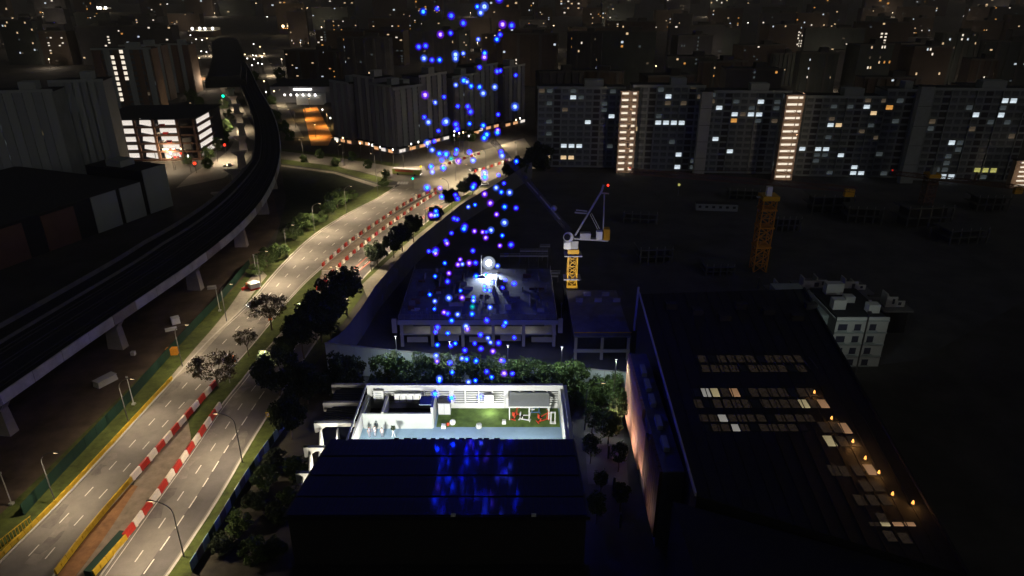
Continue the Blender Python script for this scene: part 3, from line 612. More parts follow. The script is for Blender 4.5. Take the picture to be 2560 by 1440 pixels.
# condensers on the screen
for k in range(4):
    x = P(993 + k * 16.8, 1010, FZ + 2).x
    t = thing('air_conditioner', 'white outdoor air conditioner, ' + ('leftmost', 'second from the left', 'third from the left', 'rightmost')[k] + ' of four on the terrace screen', 'air conditioner', (x, YB - .75, FZ + 1.7))
    ubox('casing', 'white_paint', t, (0, 0, .75), (.95, .7, 1.5)); ubox('grille', 'dark_void', t, (.24, -.36, .7), (.1, .04, 1.0)); ubox('top_grille', 'grey_paint', t, (0, 0, 1.53), (.8, .6, .06)); ubox('bracket', 'grey_paint', t, (0, .1, -.06), (.8, .5, .12))
t = thing('air_conditioner', 'single white louvred unit near the corner of the terrace screen', 'air conditioner', (P(947, 1000, FZ + 2).x, YB - .6, FZ + 1.4))
ubox('casing', 'white_paint', t, (0, 0, 1.1), (1.5, .5, 2.2))
for k in range(4): ubox('louvre', 'grey_paint', t, (0, -.27, .6 + k * .4), (.9, .06, .12))
# storage box, canopy, exercise machines, small things
t = thing('storage_cabinet', 'grey two door cabinet beside the plant enclosure', 'cabinet', (P(1112, 1032, FZ).x, YB - 1.2, FZ + .012)); ubox('casing', 'grey_paint', t, (0, 0, 1.0), (1.8, 1.2, 2.0)); ubox('door', 'white_paint', t, (-.45, -.62, 1.0), (.84, .05, 1.8)); ubox('door', 'white_paint', t, (.45, -.62, 1.0), (.84, .05, 1.8)); ubox('lid', 'concrete_dark', t, (0, 0, 2.05), (1.9, 1.3, .1))
cx0, cx1 = P(1272, 1020, FZ + 2).x, P(1374, 1020, FZ + 2).x; cyb, cyf = YB - .5, YB - 3.2
t = thing('canopy', 'grey roofed canopy on white posts over exercise machines', 'canopy', ((cx0 + cx1) / 2, (cyb + cyf) / 2, FZ + .012)); hw = (cx1 - cx0) / 2
ro = MB(); ro.hexa([(-hw, -1.35, 2.3), (hw, -1.35, 2.3), (hw, 1.35, 2.9), (-hw, 1.35, 2.9), (-hw, -1.35, 2.42), (hw, -1.35, 2.42), (hw, 1.35, 3.02), (-hw, 1.35, 3.02)]); put(ro, 'roof', 'grey_paint', t)
for x in (-hw + .1, 0, hw - .1): ubox('post', 'white_paint', t, (x, -1.25, 1.15), (.16, .16, 2.3))
for x in (-hw + .1, hw - .1): ubox('post', 'white_paint', t, (x, 1.2, 1.4), (.16, .16, 2.8))
ubox('front_beam', 'white_paint', t, (0, -1.25, 2.25), (2 * hw, .14, .14))
def machine(label, m, u, v, rz_, s=1.0):
    p = P(u, v, FZ + .012); t = thing('exercise_machine', label, 'exercise machine', p, rz_)
    b = MB(); b.bar((-.9, 0, .1), (.9, 0, .1), .14); b.bar((-.9, -.4, .1), (-.9, .4, .1), .14); b.bar((.9, -.4, .1), (.9, .4, .1), .14); b.bar((.7, 0, .1), (.9, 0, 1.5), .13); b.bar((.9, -.5, 1.4), (.9, .5, 1.4), .09); b.bar((-.5, 0, .1), (-.2, 0, .9), .12); b.bar((-.2, 0, .9), (.7, 0, 1.1), .1)
    put(b, 'frame', m, t); ubox('seat', 'black' if m != 'equip_blue' else 'white_paint', t, (-.35, 0, .75), (.7, .4, .12)); ubox('backrest', m, t, (-.75, 0, 1.05), (.12, .4, .7)); t.scale = (s,) * 3
machine('red exercise machine at the left under the canopy', 'equip_red', 1288, 1043, 1.2, .9); machine('blue bench press at the back under the canopy', 'equip_blue', 1336, 1032, .1, .9); machine('red exercise machine at the right under the canopy', 'equip_red', 1357, 1052, .5, 1.0); machine('white exercise bench standing out from under the canopy', 'white_paint', 1312, 1050, -.3, .9)
t = thing('shelf_rack', 'narrow white rack at the terrace side wall', 'rack', P(1382, 1058, FZ + .012))
for x in (-.3, .3): ubox('post', 'white_paint', t, (x, 0, 1.0), (.12, .12, 2.0))
ubox('shelf', 'white_paint', t, (0, 0, .1), (.9, .5, .12)); ubox('shelf', 'white_paint', t, (0, 0, 1.9), (.8, .3, .1))
for lab, m, u, v, r in (('big white ball on the turf beside the red bucket', 'white_paint', 1132, 1062, .45), ('white cube stool beside the turf edge', 'white_paint', 1109, 1069, .32), ('red bucket between ball and stool', 'equip_red', 1120, 1064, .26), ('pale stump seat at the edge of the turf', 'grey_paint', 1197, 1068, .5), ('small pale stone light on the turf near canopy post', 'white_paint', 1260, 1058, .3)):
    b = MB()
    if 'ball' in lab: b.ball((0, 0, r), r, 12)
    elif 'bucket' in lab: b.tube([(0, 0, 0), (0, 0, r * 1.8), (0, 0, r * 1.85)], [r * .8, r, r * .7], 10)
    elif 'stump' in lab: b.tube([(0, 0, 0), (0, 0, .25), (.1, 0, .5), (.1, 0, .6)], [r, r * .85, r * .8, r * .6], 9)
    else: b.hexa([(-r, -r, 0), (r, -r, 0), (r, r, 0), (-r, r, 0), (-r*.9, -r*.9, r*1.6), (r*.9, -r*.9, r*1.6), (r*.9, r*.9, r*1.6), (-r*.9, r*.9, r*1.6)]); b.box(-r*.7, r*.7, -r*.7, r*.7, r*1.6, r*1.7)
    tag(put(b, {'ball': 'ball', 'bucket': 'bucket', 'stump': 'stump_seat', 'stool': 'stool', 'stone': 'garden_light'}[next(w for w in ('stump', 'bucket', 'stool', 'stone', 'ball') if w in lab and (w != 'bucket' or 'red bucket between' in lab))], m, None, P(u, v, FZ + .012), 0, True if 'ball on' in lab else False), lab, lab.split()[2] if 'ball on' in lab else 'garden item')
def person(label, u, v, rz_, top, hgt=1.66, lean=0.0):
    b = MB(); s = hgt / 1.7; L = lambda x, y, z: (x * s, (y - lean * z) * s, z * s)
    for q in (-1, 1):
        b.tube([L(q * .1, 0, 0), L(q * .1, 0, .45), L(q * .09, 0, .85)], [.06 * s, .065 * s, .09 * s], 8, 1); b.tube([L(q * .1, -.16, .03), L(q * .1, .06, .05)], [.045 * s, .05 * s], 6, 3)
        b.tube([L(q * .2, 0, 1.38), L(q * .26, -.03, 1.1), L(q * .22, -.2, .92), L(q * .2, -.28, .9)], [.055 * s, .047 * s, .036 * s, .04 * s], 8, 2)
    b.tube([L(0, 0, .82), L(0, 0, .98), L(0, 0, 1.2), L(0, 0, 1.38), L(0, 0, 1.44), L(0, 0, 1.5)], [.15 * s, .14 * s, .17 * s, .18 * s, .08 * s, .055 * s], 10, 0)
    b.ball(L(0, -.01, 1.6), .105 * s, 10, 2, 1.2)
    o = tag(put(b, 'person', [top, 'cloth_grey', 'skin', 'black'], None, P(u, v, FZ + .004), rz_, True), label, 'person')
    h = MB(); h.ball(L(0, .02, 1.63), .118 * s, 10, 0, 1.1); put(h, 'hair', 'hair', o, smooth=True)
person('person in a grey top standing at the corner of the terrace', 924, 1092, .6, 'cloth_grey'); person('person in a white top beside the enclosure wall on the terrace', 938, 1090, -.4, 'cloth_white', 1.7); person('person in white with dark hair leaning forward on the blue deck', 956, 1091, .2, 'cloth_white', 1.6, .12)
t = thing('potted_plant', 'dark leafy plant on a tall white stand on the blue deck', 'plant', P(984, 1092, FZ + .004)); put(MB().tube([(-.25, 0, 0), (0, 0, .9)], [.05, .05], 6).tube([(.25, 0, 0), (0, 0, .9)], [.05, .05], 6).tube([(0, 0, .85), (0, 0, 1.15)], [.12, .18], 8), 'stand', 'white_paint', t); link('foliage', CR['dense'][0], t, (0, 0, 1.5), 0, (.42, .42, .42))
# lamps of the terrace: one on the screen, three under the roof edge
t = thing('terrace_lamp', 'white lamp box on the slatted terrace screen', 'lamp', (P(1222, 1005, FZ + 2).x, YB - .45, FZ + 1.0))
ubox('box', 'white_paint', t, (0, 0, 1.0), (1.4, .6, 1.5)); put(MB().ball((.1, -.5, .05), .22, 10), 'bulb', 'lamp_white', t); lamp('lamp_light', 'POINT', t, (.1, -.9, .1), 220, (1, .97, .92), .3)
for k, x in enumerate((-19, -8.5, 2.2)):
    t = thing('flood_lamp', 'flood lamp fixed under the edge of the solar roof facing the terrace', 'lamp', (x, 74.6, 33.2), 0, 'flood lamps under the solar roof edge')
    ubox('housing', 'lamp_metal', t, (0, 0, 0), (.6, .3, .4)); ubox('glass', 'lamp_white', t, (0, .17, 0), (.5, .04, .3)); lamp('lamp_light', 'SPOT', t, (0, .3, 0), 6200, (1, 1, .92), .35, 150, (R(74), 0, 0))

# ================================================================== BROWN FIN BUILDING with dark roof and skylights
bz = 18.0
q0, q1, q2, q3 = P(1742, 1240, bz), P(1600, 735, bz), P(2010, 722, bz), P(2420, 1440, bz)
bb = thing('office_building', 'big dark flat roofed building with brown finned side wall and lit skylights', 'building')
rm_ = MB(); rm_.hexa([(p.x, p.y, 0) for p in (q0, q3, q2, q1)] + [(p.x, p.y, bz) for p in (q0, q3, q2, q1)]); put(rm_, 'roof', 'roof_black', bb)
nearb = MB(); nearb.hexa([(q0.x - 3.5, 50, 0), (q3.x, 50, 0), (q3.x, q3.y - .02, 0), (q0.x - 3.5, q0.y - .02, 0), (q0.x - 3.5, 50, bz - 1), (q3.x, 50, bz - 1), (q3.x, q3.y - .02, bz - 1), (q0.x - 3.5, q0.y - .02, bz - 1)]); put(nearb, 'annex', 'roof_black', bb)
put(MB().bar(q0 + Vector((-.2, 0, .3)), q1 + Vector((-.2, 0, .3)), .25, .7), 'parapet', 'crane_grey', bb)
put(MB().bar(q2 + Vector((0, 0, .2)), q3 + Vector((0, 0, .2)), .4, .5), 'parapet', 'roof_black', bb)
gp = MB(); a, b = P(1596, 728, bz), P(1585, 825, bz - 3); gp.bar(a + Vector((0, 0, 1)), b, .5, .5); put(gp, 'gable_post', 'crane_grey', bb)
for k in range(1, 15):
    t_ = k / 15; put(MB().bar(q0.lerp(q3, t_) + Vector((0, 0, .05)), q1.lerp(q2, t_) + Vector((0, 0, .05)), .18, .1), 'roof_seam', 'roof_black', bb)
for k in range(7): ubox('roof_duct', 'far_roof', bb, (q1.x + 6 + k * 5.5, q1.y - 8 - (k % 3) * 3, bz + .7), (2.6, 1.8, 1.4))
# brown wall set out from the roof edge, with standing fins
w0, w1 = Vector((q0.x - 3.4, q0.y + 8, 0)), Vector((P(1575, 884, bz - 2).x, P(1575, 884, bz - 2).y, 0)); wd = (w1 - w0); wa = math.atan2(wd.y, wd.x); wh = bz - 2
put(MB().hexa([(w0.x, w0.y, 0), (q0.x + .2, w0.y, 0), (w1.x + 3.6, w1.y, 0), (w1.x, w1.y, 0), (w0.x, w0.y, wh), (q0.x + .2, w0.y, wh), (w1.x + 3.6, w1.y, wh), (w1.x, w1.y, wh)]), 'ledge_block', 'hoard_dark', bb)
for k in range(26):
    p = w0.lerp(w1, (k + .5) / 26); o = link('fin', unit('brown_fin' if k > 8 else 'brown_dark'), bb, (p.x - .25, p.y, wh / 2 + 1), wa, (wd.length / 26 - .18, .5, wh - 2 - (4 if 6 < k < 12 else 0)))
for k, t_ in enumerate((.18, .34, .52, .66, .8)):
    p = w0.lerp(w1, t_); link('roof_unit', unit('facade_panel'), bb, (p.x + 1.6, p.y, wh + .45), wa, (wd.length * .09, 1.0, .9))
for k in range(4):  # posts and spots added to light the brown fins
    p = w0.lerp(w1, .12 + .25 * k); ubox('wall_washer', 'lamp_metal', bb, (p.x - 5.4, p.y, 1.6), (.4, .6, 3.2)); lamp('wall_light', 'SPOT', bb, (p.x - 5.0, p.y, 3.4), (700, 1500, 2800, 3600)[k], (1, .72, .55), .4, 110, (R(112), 0, R(-90)))
# skylights
sk = 0
def sky_pane(u0, u1, v0, v1, m):
    A, B, Cc, D = P(u0, v0, bz + .06), P(u1, v0, bz + .06), P(u1, v1, bz + .06), P(u0, v1, bz + .06)
    x0 = P((u0 + u1) / 2, (v0 + v1) / 2, bz + .06); w = (u1 - u0) * (x0 - Vector((0, 0, CAM_H))).length / FOC; dpt = A.y - D.y
    link('skylight', unit(m), bb, (x0.x, x0.y, bz + .04), R(-2), (w * .82, dpt * .9, .1))
for v0, v1, u0, n, lit in ((888, 906, 1745, 11, {}), (912, 930, 1752, 11, {}), (970, 992, 1730, 13, {1: 'sky_white', 2: 'sky_yel', 4: 'sky_warm'}), (998, 1020, 1735, 14, {11: 'sky_yel', 13: 'sky_warm'}), (1036, 1054, 1748, 12, {2: 'sky_white'}), (1060, 1078, 1755, 11, {3: 'sky_white'})):
    for k in range(n):
        dv = (v1 - v0); uu = u0 + k * 24
        sky_pane(uu, uu + 22, v0, v1, lit.get(k, 'sky_dim' if (k * 7 + int(v0)) % 5 else 'glass'))
for k in range(0, 16): ubox('roof_rib', 'lamp_metal', bb, (P(1748 + k * 19, 909, bz).x, P(1748 + k * 19, 909, bz).y, bz + .15), (.12, 4.8, .2))
for u, v, m in ((2062, 1068, 'sky_dim'), (2090, 1068, 'sky_dim'), (2112, 1070, 'sky_warm'), (2075, 1102, 'sky_yel'), (2106, 1104, 'sky_dim'), (2134, 1104, 'sky_dim'), (2085, 1176, 'sky_dim'), (2112, 1178, 'sky_dim'), (2145, 1176, 'sky_dim'), (2176, 1174, 'sky_warm'), (2165, 1215, 'sky_dim'), (2192, 1215, 'sky_dim'), (2150, 1250, 'sky_dim'), (2182, 1250, 'sky_dim'), (2212, 1250, 'sky_dim'), (2207, 1296, 'sky_dim'), (2215, 1310, 'sky_yel'), (2245, 1310, 'sky_warm'), (2275, 1310, 'sky_warm'), (2186, 1310, 'sky_dim'), (2225, 1340, 'sky_dim'), (2262, 1345, 'sky_dim')):
    sky_pane(u - 12, u + 12, v - (5 if v == 1310 else 14), v + (5 if v == 1310 else 14), m)
for i, (u, v, e) in enumerate(((2035, 985, 60), (2078, 1050, 50), (2131, 1108, 220), (2162, 1150, 120), (2196, 1186, 90), (2230, 1240, 60), (2281, 1262, 80))):
    p = P(u, v, bz + .1); t = thing('roof_lantern', 'small glowing orange lantern on the dark roof beside the skylights', 'lantern', p, 0, 'orange lanterns on the dark roof')
    put(MB().tube([(0, 0, 0), (0, 0, .25)], [.3, .3], 8), 'base', 'lamp_metal', t); put(MB().tube([(0, 0, .25), (0, 0, .5), (0, 0, .8)], [.2, .18, .08], 8), 'shade', 'flame', t); lamp('lantern_light', 'POINT', t, (0, -.5, .9), e * 1.1, (1, .45, .12), .2)
# paved lane between the two buildings and garden edge
ln = MB(); strip(ln, PLr([(1460, 1080), (1470, 1210)]), PLr([(1560, 1085), (1572, 1215)]), 0.03); tag(put(ln, 'path', 'asphalt_dark'), 'paved lane between terrace building and brown fin wall', kind='structure')
street_lamp(P(1462, 1075), R(180), 'street lamp at the start of the paved lane beside the terrace', 380, None, (.9, 1, .8))  # post added to carry an extra light for the lane
# green wall strip below the brown building
gw = thing('hedge', 'narrow hedge along the foot of the dark building', 'hedge', P(1665, 1330))
for k in range(9): link('foliage', CR['green'][k % 2], gw, (random.uniform(-.6, .6), -9 + k * 2.2, 1.6), k, (1.3, 1.6, 1.8))

# ================================================================== CONSTRUCTION SITE
def lattice(mb, a, b, w, n, mi=0, t=.16):
    a = Vector(a); b = Vector(b); d = (b - a).normalized(); up = Vector((0, 0, 1)) if abs(d.z) < .9 else Vector((0, 1, 0))
    x = d.cross(up).normalized() * w / 2; y = d.cross(x).normalized() * w / 2
    cs = (x + y, -x + y, -x - y, x - y)
    for c in cs: mb.bar(a + c, b + c, t, t, mi)
    for k in range(n):
        p0 = a.lerp(b, k / n); p1 = a.lerp(b, (k + 1) / n)
        for i in range(4):
            c, e = cs[i], cs[(i + 1) % 4]
            mb.bar(p0 + c, p1 + e, t * .6, t * .6, mi); mb.bar(p1 + c, p1 + e, t * .6, t * .6, mi)
            mb.bar(p0 + e, p1 + c, t * .6, t * .6, mi)
    return mb
DZ = 8.0
s0, s1 = P(1003, 778, DZ), P(1392, 800, DZ); sb = thing('slab_building', 'unfinished concrete slab building with columns under white flood light', 'building')
sx0, sx1, sy0, sy1 = s0.x, s1.x, min(s0.y, s1.y), P(1200, 672, DZ).y
box('slab', 'slab_concrete', (sx0, sx1, sy0, sy1, DZ - .45, DZ), sb)
box('lower_slab', 'concrete', (sx0, sx1, sy0 + .6, sy1, 3.2, 3.6), sb)
box('core', 'dark_void', (sx0 + 3, sx1 - 3, sy0 + 5, sy1 - 1, 0, DZ - .45), sb)
ubox('edge_beam', 'concrete', sb, ((sx0 + sx1) / 2, sy0 + .1, DZ - .7), (sx1 - sx0 + .6, .5, 1.3))
for k in range(6): ubox('column', 'concrete_warm', sb, (sx0 + .6 + (sx1 - sx0 - 1.2) * k / 5, sy0 + .5, (DZ - 1.3) / 2), (.8, .7, DZ - 1.3))
for x in (sx0 - 1.2, sx1 + 1.0): ubox('corner_wall', 'concrete_warm', sb, (x, sy0 + .3, DZ - 1.8), (1.2, .8, 4.0))
for k in range(5): ubox('parapet_panel', 'concrete_warm', sb, (sx0 + 4.5 + (sx1 - sx0) / 5 * k, sy0 + 1.2, 1.6 + (k % 2) * .4), (5.5, .2, 1.6))
for k in range(4): ubox('guard_rail', 'rail_steel', sb, ((sx0 + sx1) / 2, sy0 + .2 + .15 * k, DZ + .35 + .3 * k), (sx1 - sx0, .07, .09))
for k in range(28): ubox('rail_post', 'rail_steel', sb, (sx0 + (sx1 - sx0) * k / 27, sy0 + .3, DZ + .6), (.09, .09, 1.2))
for x in (sx0, sx1):
    for z in (.5, 1.0): ubox('guard_rail', 'rail_steel', sb, (x, (sy0 + sy1) / 2, DZ + z), (.08, sy1 - sy0, .08))
    for k in range(10): ubox('rail_post', 'rail_steel', sb, (x, sy0 + (sy1 - sy0) * k / 9, DZ + .6), (.09, .09, 1.2))
rnd = random.Random(5)
for k in range(80):       # short walls, upstands and formwork on the slab
    x = rnd.uniform(sx0 + 2, sx1 - 2); y = rnd.uniform(sy0 + 2, sy1 - 2); L = rnd.uniform(.8, 4); hgt = rnd.uniform(.3, 1.7)
    o = ubox('upstand', rnd.choice(['concrete', 'concrete_dark', 'brown_dark']), sb, (x, y, DZ + hgt / 2), (L, .3, hgt)) if k % 2 else ubox('upstand', rnd.choice(['concrete', 'concrete_dark']), sb, (x, y, DZ + hgt / 2), (.3, L * 1.4, hgt))
for k in range(110):
    x = rnd.uniform(sx0 + 1, sx1 - 1); y = rnd.choice([sy0 + rnd.uniform(.8, 3), rnd.uniform(sy0 + 1, sy1 - 1)]); ubox('rebar', 'rail_steel', sb, (x, y, DZ + .6), (.07, .07, 1.2))
wl_ = V(1203, 690, sy1 - 2); ubox('stair_wall', 'concrete', sb, (wl_.x, sy1 - 3, DZ + 2.4), (.4, 5, 4.8)); 
# scaffold walkways behind the slab
for i, (u0, u1, v) in enumerate(((1290, 1395, 690), (1285, 1400, 682), (1250, 1370, 640), (1300, 1370, 628), (1350, 1375, 616))):
    a, b = V(u0, v, 205 + i * 6), V(u1, v, 205 + i * 6)
    t = thing('scaffold', ('lower pale', 'second pale', 'dark long', 'short thin', 'topmost tiny')[i] + ' scaffold walkway behind the slab beside the crane', 'scaffold')
    put(MB().bar(a, b, 1.2, .15), 'walkway', 'crane_grey', t); put(MB().bar(a + Vector((0, -.6, 1)), b + Vector((0, -.6, 1)), .1), 'rail', 'crane_grey', t)
    for k in range(6): p = a.lerp(b, k / 5); put(MB().bar((p.x, p.y, 0), (p.x, p.y, p.z + 1), .14), 'leg', 'lamp_metal', t)
for k, x in enumerate((sx0 + 7, sx0 + 16, sx0 + 25, sx0 + 34)):
    put(MB().bar((x - .6, sy0 + 2.2, DZ - .7), (x + .6, sy0 + 2.2, DZ - .7), .14), 'tube_lamp', 'lamp_white', sb); lamp('tube_light', 'POINT', sb, (x, sy0 + 2.0, DZ - 1.2), 130, (1, .93, .8), .3)
# second lower frame to the right
f0, f1 = P(1432, 818, 7), P(1578, 840, 7); fb = thing('slab_building', 'low concrete frame with yellow edge rail beside the crane', 'building')
box('slab', 'concrete_dark', (f0.x, f1.x, f1.y, f1.y + 28, 6.5, 7), fb); ubox('edge_rail', 'crane_yellow', fb, ((f0.x + f1.x) / 2, f1.y, 8.0), (f1.x - f0.x, .14, .22))
box('back_wall', 'dark_void', (f0.x + .5, f1.x - .5, f1.y + 5, f1.y + 27, 0, 6.5), fb)
for k in range(3): ubox('column', 'concrete_warm', fb, (f0.x + .5 + (f1.x - f0.x - 1) * k / 2, f1.y + .4, 3.25), (.7, .6, 6.5))
ubox('beam', 'concrete', fb, ((f0.x + f1.x) / 2, f1.y + .3, 2.6), (f1.x - f0.x, .4, .9)); 
for k in range(5): ubox('upstand', 'concrete', fb, (f0.x + 3 + k * 2.6, f1.y + 20 + (k % 2) * 4, 7.6), (2.0, .3, 1.2))
# flood light mast on the slab
fl = V(1222, 657, sy1 - 2.2); t = thing('flood_light', 'dazzling white flood light on a mast over the concrete slab', 'flood light', (fl.x, fl.y, DZ))
put(MB().bar((0, .3, 0), (0, .3, fl.z - DZ + .5), .2), 'mast', 'lamp_metal', t); ubox('housing', 'lamp_metal', t, (0, .45, fl.z - DZ), (1.2, .3, 1.2))
put(MB().ball((0, -.9, fl.z - DZ + .3), .85, 14), 'lens', 'flood', t, smooth=True)
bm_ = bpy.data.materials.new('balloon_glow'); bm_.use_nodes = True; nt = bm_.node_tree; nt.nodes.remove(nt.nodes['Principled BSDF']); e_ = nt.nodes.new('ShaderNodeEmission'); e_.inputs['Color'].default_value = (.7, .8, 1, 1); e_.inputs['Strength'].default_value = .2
nt.links.new(e_.outputs[0], nt.nodes['Material Output'].inputs['Volume']); put(MB().ball((0, -.9, fl.z - DZ + .3), 2.1, 16), 'diffuser_balloon', [bm_], t, smooth=True)  # glowing volume ball added as the flare around the flood lamp
lamp('lamp_light', 'SPOT', t, (0, -3.2, fl.z - DZ), 24000, (.72, .82, 1), .5, 135, (R(-32), 0, R(8)))
# luffing tower crane
CY = 186.0
cb = V(1429, 712, CY); ctp = V(1432, 625, CY); cr = thing('tower_crane', 'yellow luffing tower crane with grey A frame beside the lit slab', 'crane', (cb.x, CY, 0))
def cp(u, v, dy=0.0): p = V(u, v, CY + dy); return Vector((p.x - cb.x, dy, p.z))
put(MB().box(-2.2, 2.2, -2.2, 2.2, 0, cb.z - .5), 'base_block', 'roof_black', cr)
put(lattice(MB(), (0, 0, cb.z - .5), (0, 0, ctp.z), 2.6, 5, 0, .26), 'mast', 'crane_yellow', cr)
for z in (cb.z + (ctp.z - cb.z) * .12, cb.z + (ctp.z - cb.z) * .78): ubox('platform', 'crane_grey', cr, (0, -.2, z + 1.2), (5.0, 4.0, .22))
ubox('collar', 'crane_yellow', cr, (0, 0, cb.z), (3.1, 3.1, .8)); ubox('slew_ring', 'crane_yellow', cr, (0, 0, ctp.z), (3.2, 3.2, 1.2)); ubox('turntable', 'crane_grey', cr, (0, 0, ctp.z + 1.9), (2.6, 2.6, 2.4)); ubox('cab', 'white_paint', cr, cp(1418, 612, -1.6), (1.9, 1.8, 2.0))
put(MB().tube([cp(1421, 593, -2.4), cp(1421, 593, -.4)], [1.45, 1.45], 14), 'winch_drum', 'white_paint', cr, smooth=False); put(MB().tube([cp(1418, 593, -2.6), cp(1418, 593, -2.45)], [.95, .95], 12), 'drum_core', 'black', cr)
put(MB().bar(cp(1435, 595), cp(1520, 600), 1.6, .4), 'counter_deck', 'crane_grey', cr); ubox('machinery', 'crane_grey', cr, cp(1463, 588), (3.0, 1.8, 1.6)); ubox('machinery', 'white_paint', cr, cp(1498, 587), (1.6, 1.8, 2.3)); ubox('counterweight', 'crane_yellow', cr, cp(1516, 584), (1.7, 2.2, 3.2))
af = MB(); af.bar(cp(1438, 588, -.8), cp(1504, 478, -.3), .45); af.bar(cp(1438, 588, .8), cp(1504, 478, .3), .45)
for k in range(7): t_ = (k + .5) / 7; af.bar(cp(1438, 588, -.8).lerp(cp(1504, 478, -.3), t_), cp(1438, 588, .8).lerp(cp(1504, 478, .3), t_), .2)
af.bar(cp(1511, 482), cp(1508, 575), .35); af.bar(cp(1500, 482), cp(1522, 484), .7, .25); put(af, 'a_frame', 'crane_grey', cr)
put(MB().bar(cp(1475, 535), cp(1495, 575), .18).bar(cp(1479, 533), cp(1499, 572), .18).bar(cp(1437, 531), cp(1470, 534), .35).bar(cp(1440, 525), cp(1468, 528), .3), 'stay', 'crane_grey', cr)
put(lattice(MB(), cp(1425, 580, 0), cp(1232, 352, 10), 1.2, 26, 0, .10), 'jib', 'lamp_metal', cr)
put(MB().bar(cp(1400, 548), cp(1350, 490, 3), .5, .15).bar(cp(1345, 485, 3), cp(1318, 455, 4), .3, .12), 'walkway', 'crane_grey', cr); put(MB().ball(cp(1385, 521, 1), .9, 8), 'sheave', 'crane_grey', cr)
put(MB().ball(cp(1520, 463), .3, 8), 'beacon', 'sig_red', cr); put(MB().bar(cp(1504, 478), cp(1509, 462), .5), 'apex', 'crane_grey', cr)
lamp('work_light', 'SPOT', cr, (-4, -16, cb.z + 2), 12000, (1, .95, .85), .4, 75, (R(108), 0, R(-14)))
ubox('work_lamp', 'lamp_metal', cr, (-4, -16.4, cb.z + 1.8), (.5, .4, .5)); ubox('work_lamp_pole', 'lamp_metal', cr, (-4, -16.2, (cb.z + 1.6) / 2), (.14, .14, cb.z + 1.6))
# hammerhead cranes further off
def hammer(label, um, vb, vt, Yc, jl, jr, m, w=2.6, jm='brown_dark', cabm='white_paint', wp=230):
    base = V(um[1], vb, Yc); top = V(um[0], vt, Yc); t = thing('tower_crane', label, 'crane', (base.x, Yc, 0))
    put(lattice(MB(), (0, 0, 0), (0, 0, top.z), w, 8, 0, .3), 'mast', m, t); ubox('slew_ring', 'crane_yellow', t, (0, 0, top.z + .4), (w * 1.25, w * 1.25, 1.4)); ubox('cab', cabm, t, (-.6, -1, top.z + 2.6), (1.6, 1.6, 3.0)); ubox('platform', 'crane_grey', t, (-2.2, 0, top.z + .3), (3.2, 1.2, .3))
    for z in (.35, .62, .86): ubox('collar', m, t, (0, 0, top.z * z), (w * 1.2, w * 1.2, .5))
    a, b = V(jl[0], jl[1], Yc), V(jr[0], jr[1], Yc); a = Vector((a.x - base.x, 0, a.z)); b = Vector((b.x - base.x, 0, b.z))
    put(lattice(MB(), a, b, 1.5, 30, 0, .13), 'jib', jm, t); put(MB().bar(a.lerp(b, .62) + Vector((0, 0, 4)), a, .1).bar(a.lerp(b, .62) + Vector((0, 0, 4)), b, .1).bar(a.lerp(b, .62), a.lerp(b, .62) + Vector((0, 0, 4)), .5), 'tie', jm, t)
    ubox('counterweight', 'crane_yellow', t, b + Vector((-2, 0, -1)), (3, 1.4, 2.4)); put(MB().ball(a + Vector((0, 0, 1)), .3, 8), 'beacon', 'sig_dim', t)
    l = lamp('work_light', 'SPOT', t, (-5, -15, 4), wp, (1, .8, .5), .4, 70, (R(115), 0, R(-18))); ubox('work_lamp', 'lamp_metal', t, (-5, -15.5, 2), (.5, .5, 4))
hammer('orange tower crane with long yellow jib between the site and the lit blocks', (1912, 1894), 672, 495, 215, (1575, 428), (2140, 474), 'crane_orange', 4.2)
hammer('dim orange tower crane mast in front of the far right blocks', (2305, 2290), 600, 440, 262, (2230, 432), (2560, 470), 'brown_dark', 3.6, 'brown_dark', 'facade_panel', 250)
# pale unfinished house blocks right of the dark roof
mb_ = thing('modular_building', 'pale unfinished concrete block with square window holes beside dark roof', 'building')
p0 = V(2092, 800, 152); p1 = V(2222, 806, 152)
box('wall', 'facade_pale', (p0.x, p1.x, 152, 170, 0, p0.z), mb_)
for r_ in range(4):
    for k in range(3):
        ubox('window', 'dark_void', mb_, (p0.x + 1.8 + k * 3.7, 151.98, p0.z - 2.0 - r_ * 3.3), (1.6 if k else 2.2, .1, 1.7)); ubox('sill', 'facade_panel', mb_, (p0.x + 1.8 + k * 3.7, 151.8, p0.z - 3.0 - r_ * 3.3), (2.4, .3, .18))
for r_ in range(5): ubox('floor_band', 'facade_panel', mb_, ((p0.x + p1.x) / 2, 151.85, p0.z - .15 - r_ * 3.3), (p1.x - p0.x, .3, .3))
ubox('roof', 'roof_black', mb_, ((p0.x + p1.x) / 2, 161.2, p0.z + .2), (p1.x - p0.x - .6, 17.6, .4)); ubox('roof_kerb', 'facade_pale', mb_, ((p0.x + p1.x) / 2, 152.1, p0.z + .35), (p1.x - p0.x, .4, .7))
for k, (x_, y_, w_, h_) in enumerate(((.2, 158, 3.2, 2.6), (.55, 162, 2.4, 1.6), (.8, 156, 2.8, 2.2), (.4, 167, 4.5, 3.0))): ubox('roof_house', 'facade_pale', mb_, (p0.x + (p1.x - p0.x) * x_, y_, p0.z + .4 + h_ / 2), (w_, 2.2, h_))
box('stair_block', 'facade_panel', (p0.x - 8, p0.x - .1, 156, 176, 0, p0.z - .8), mb_)
rnd = random.Random(8); wk = 0
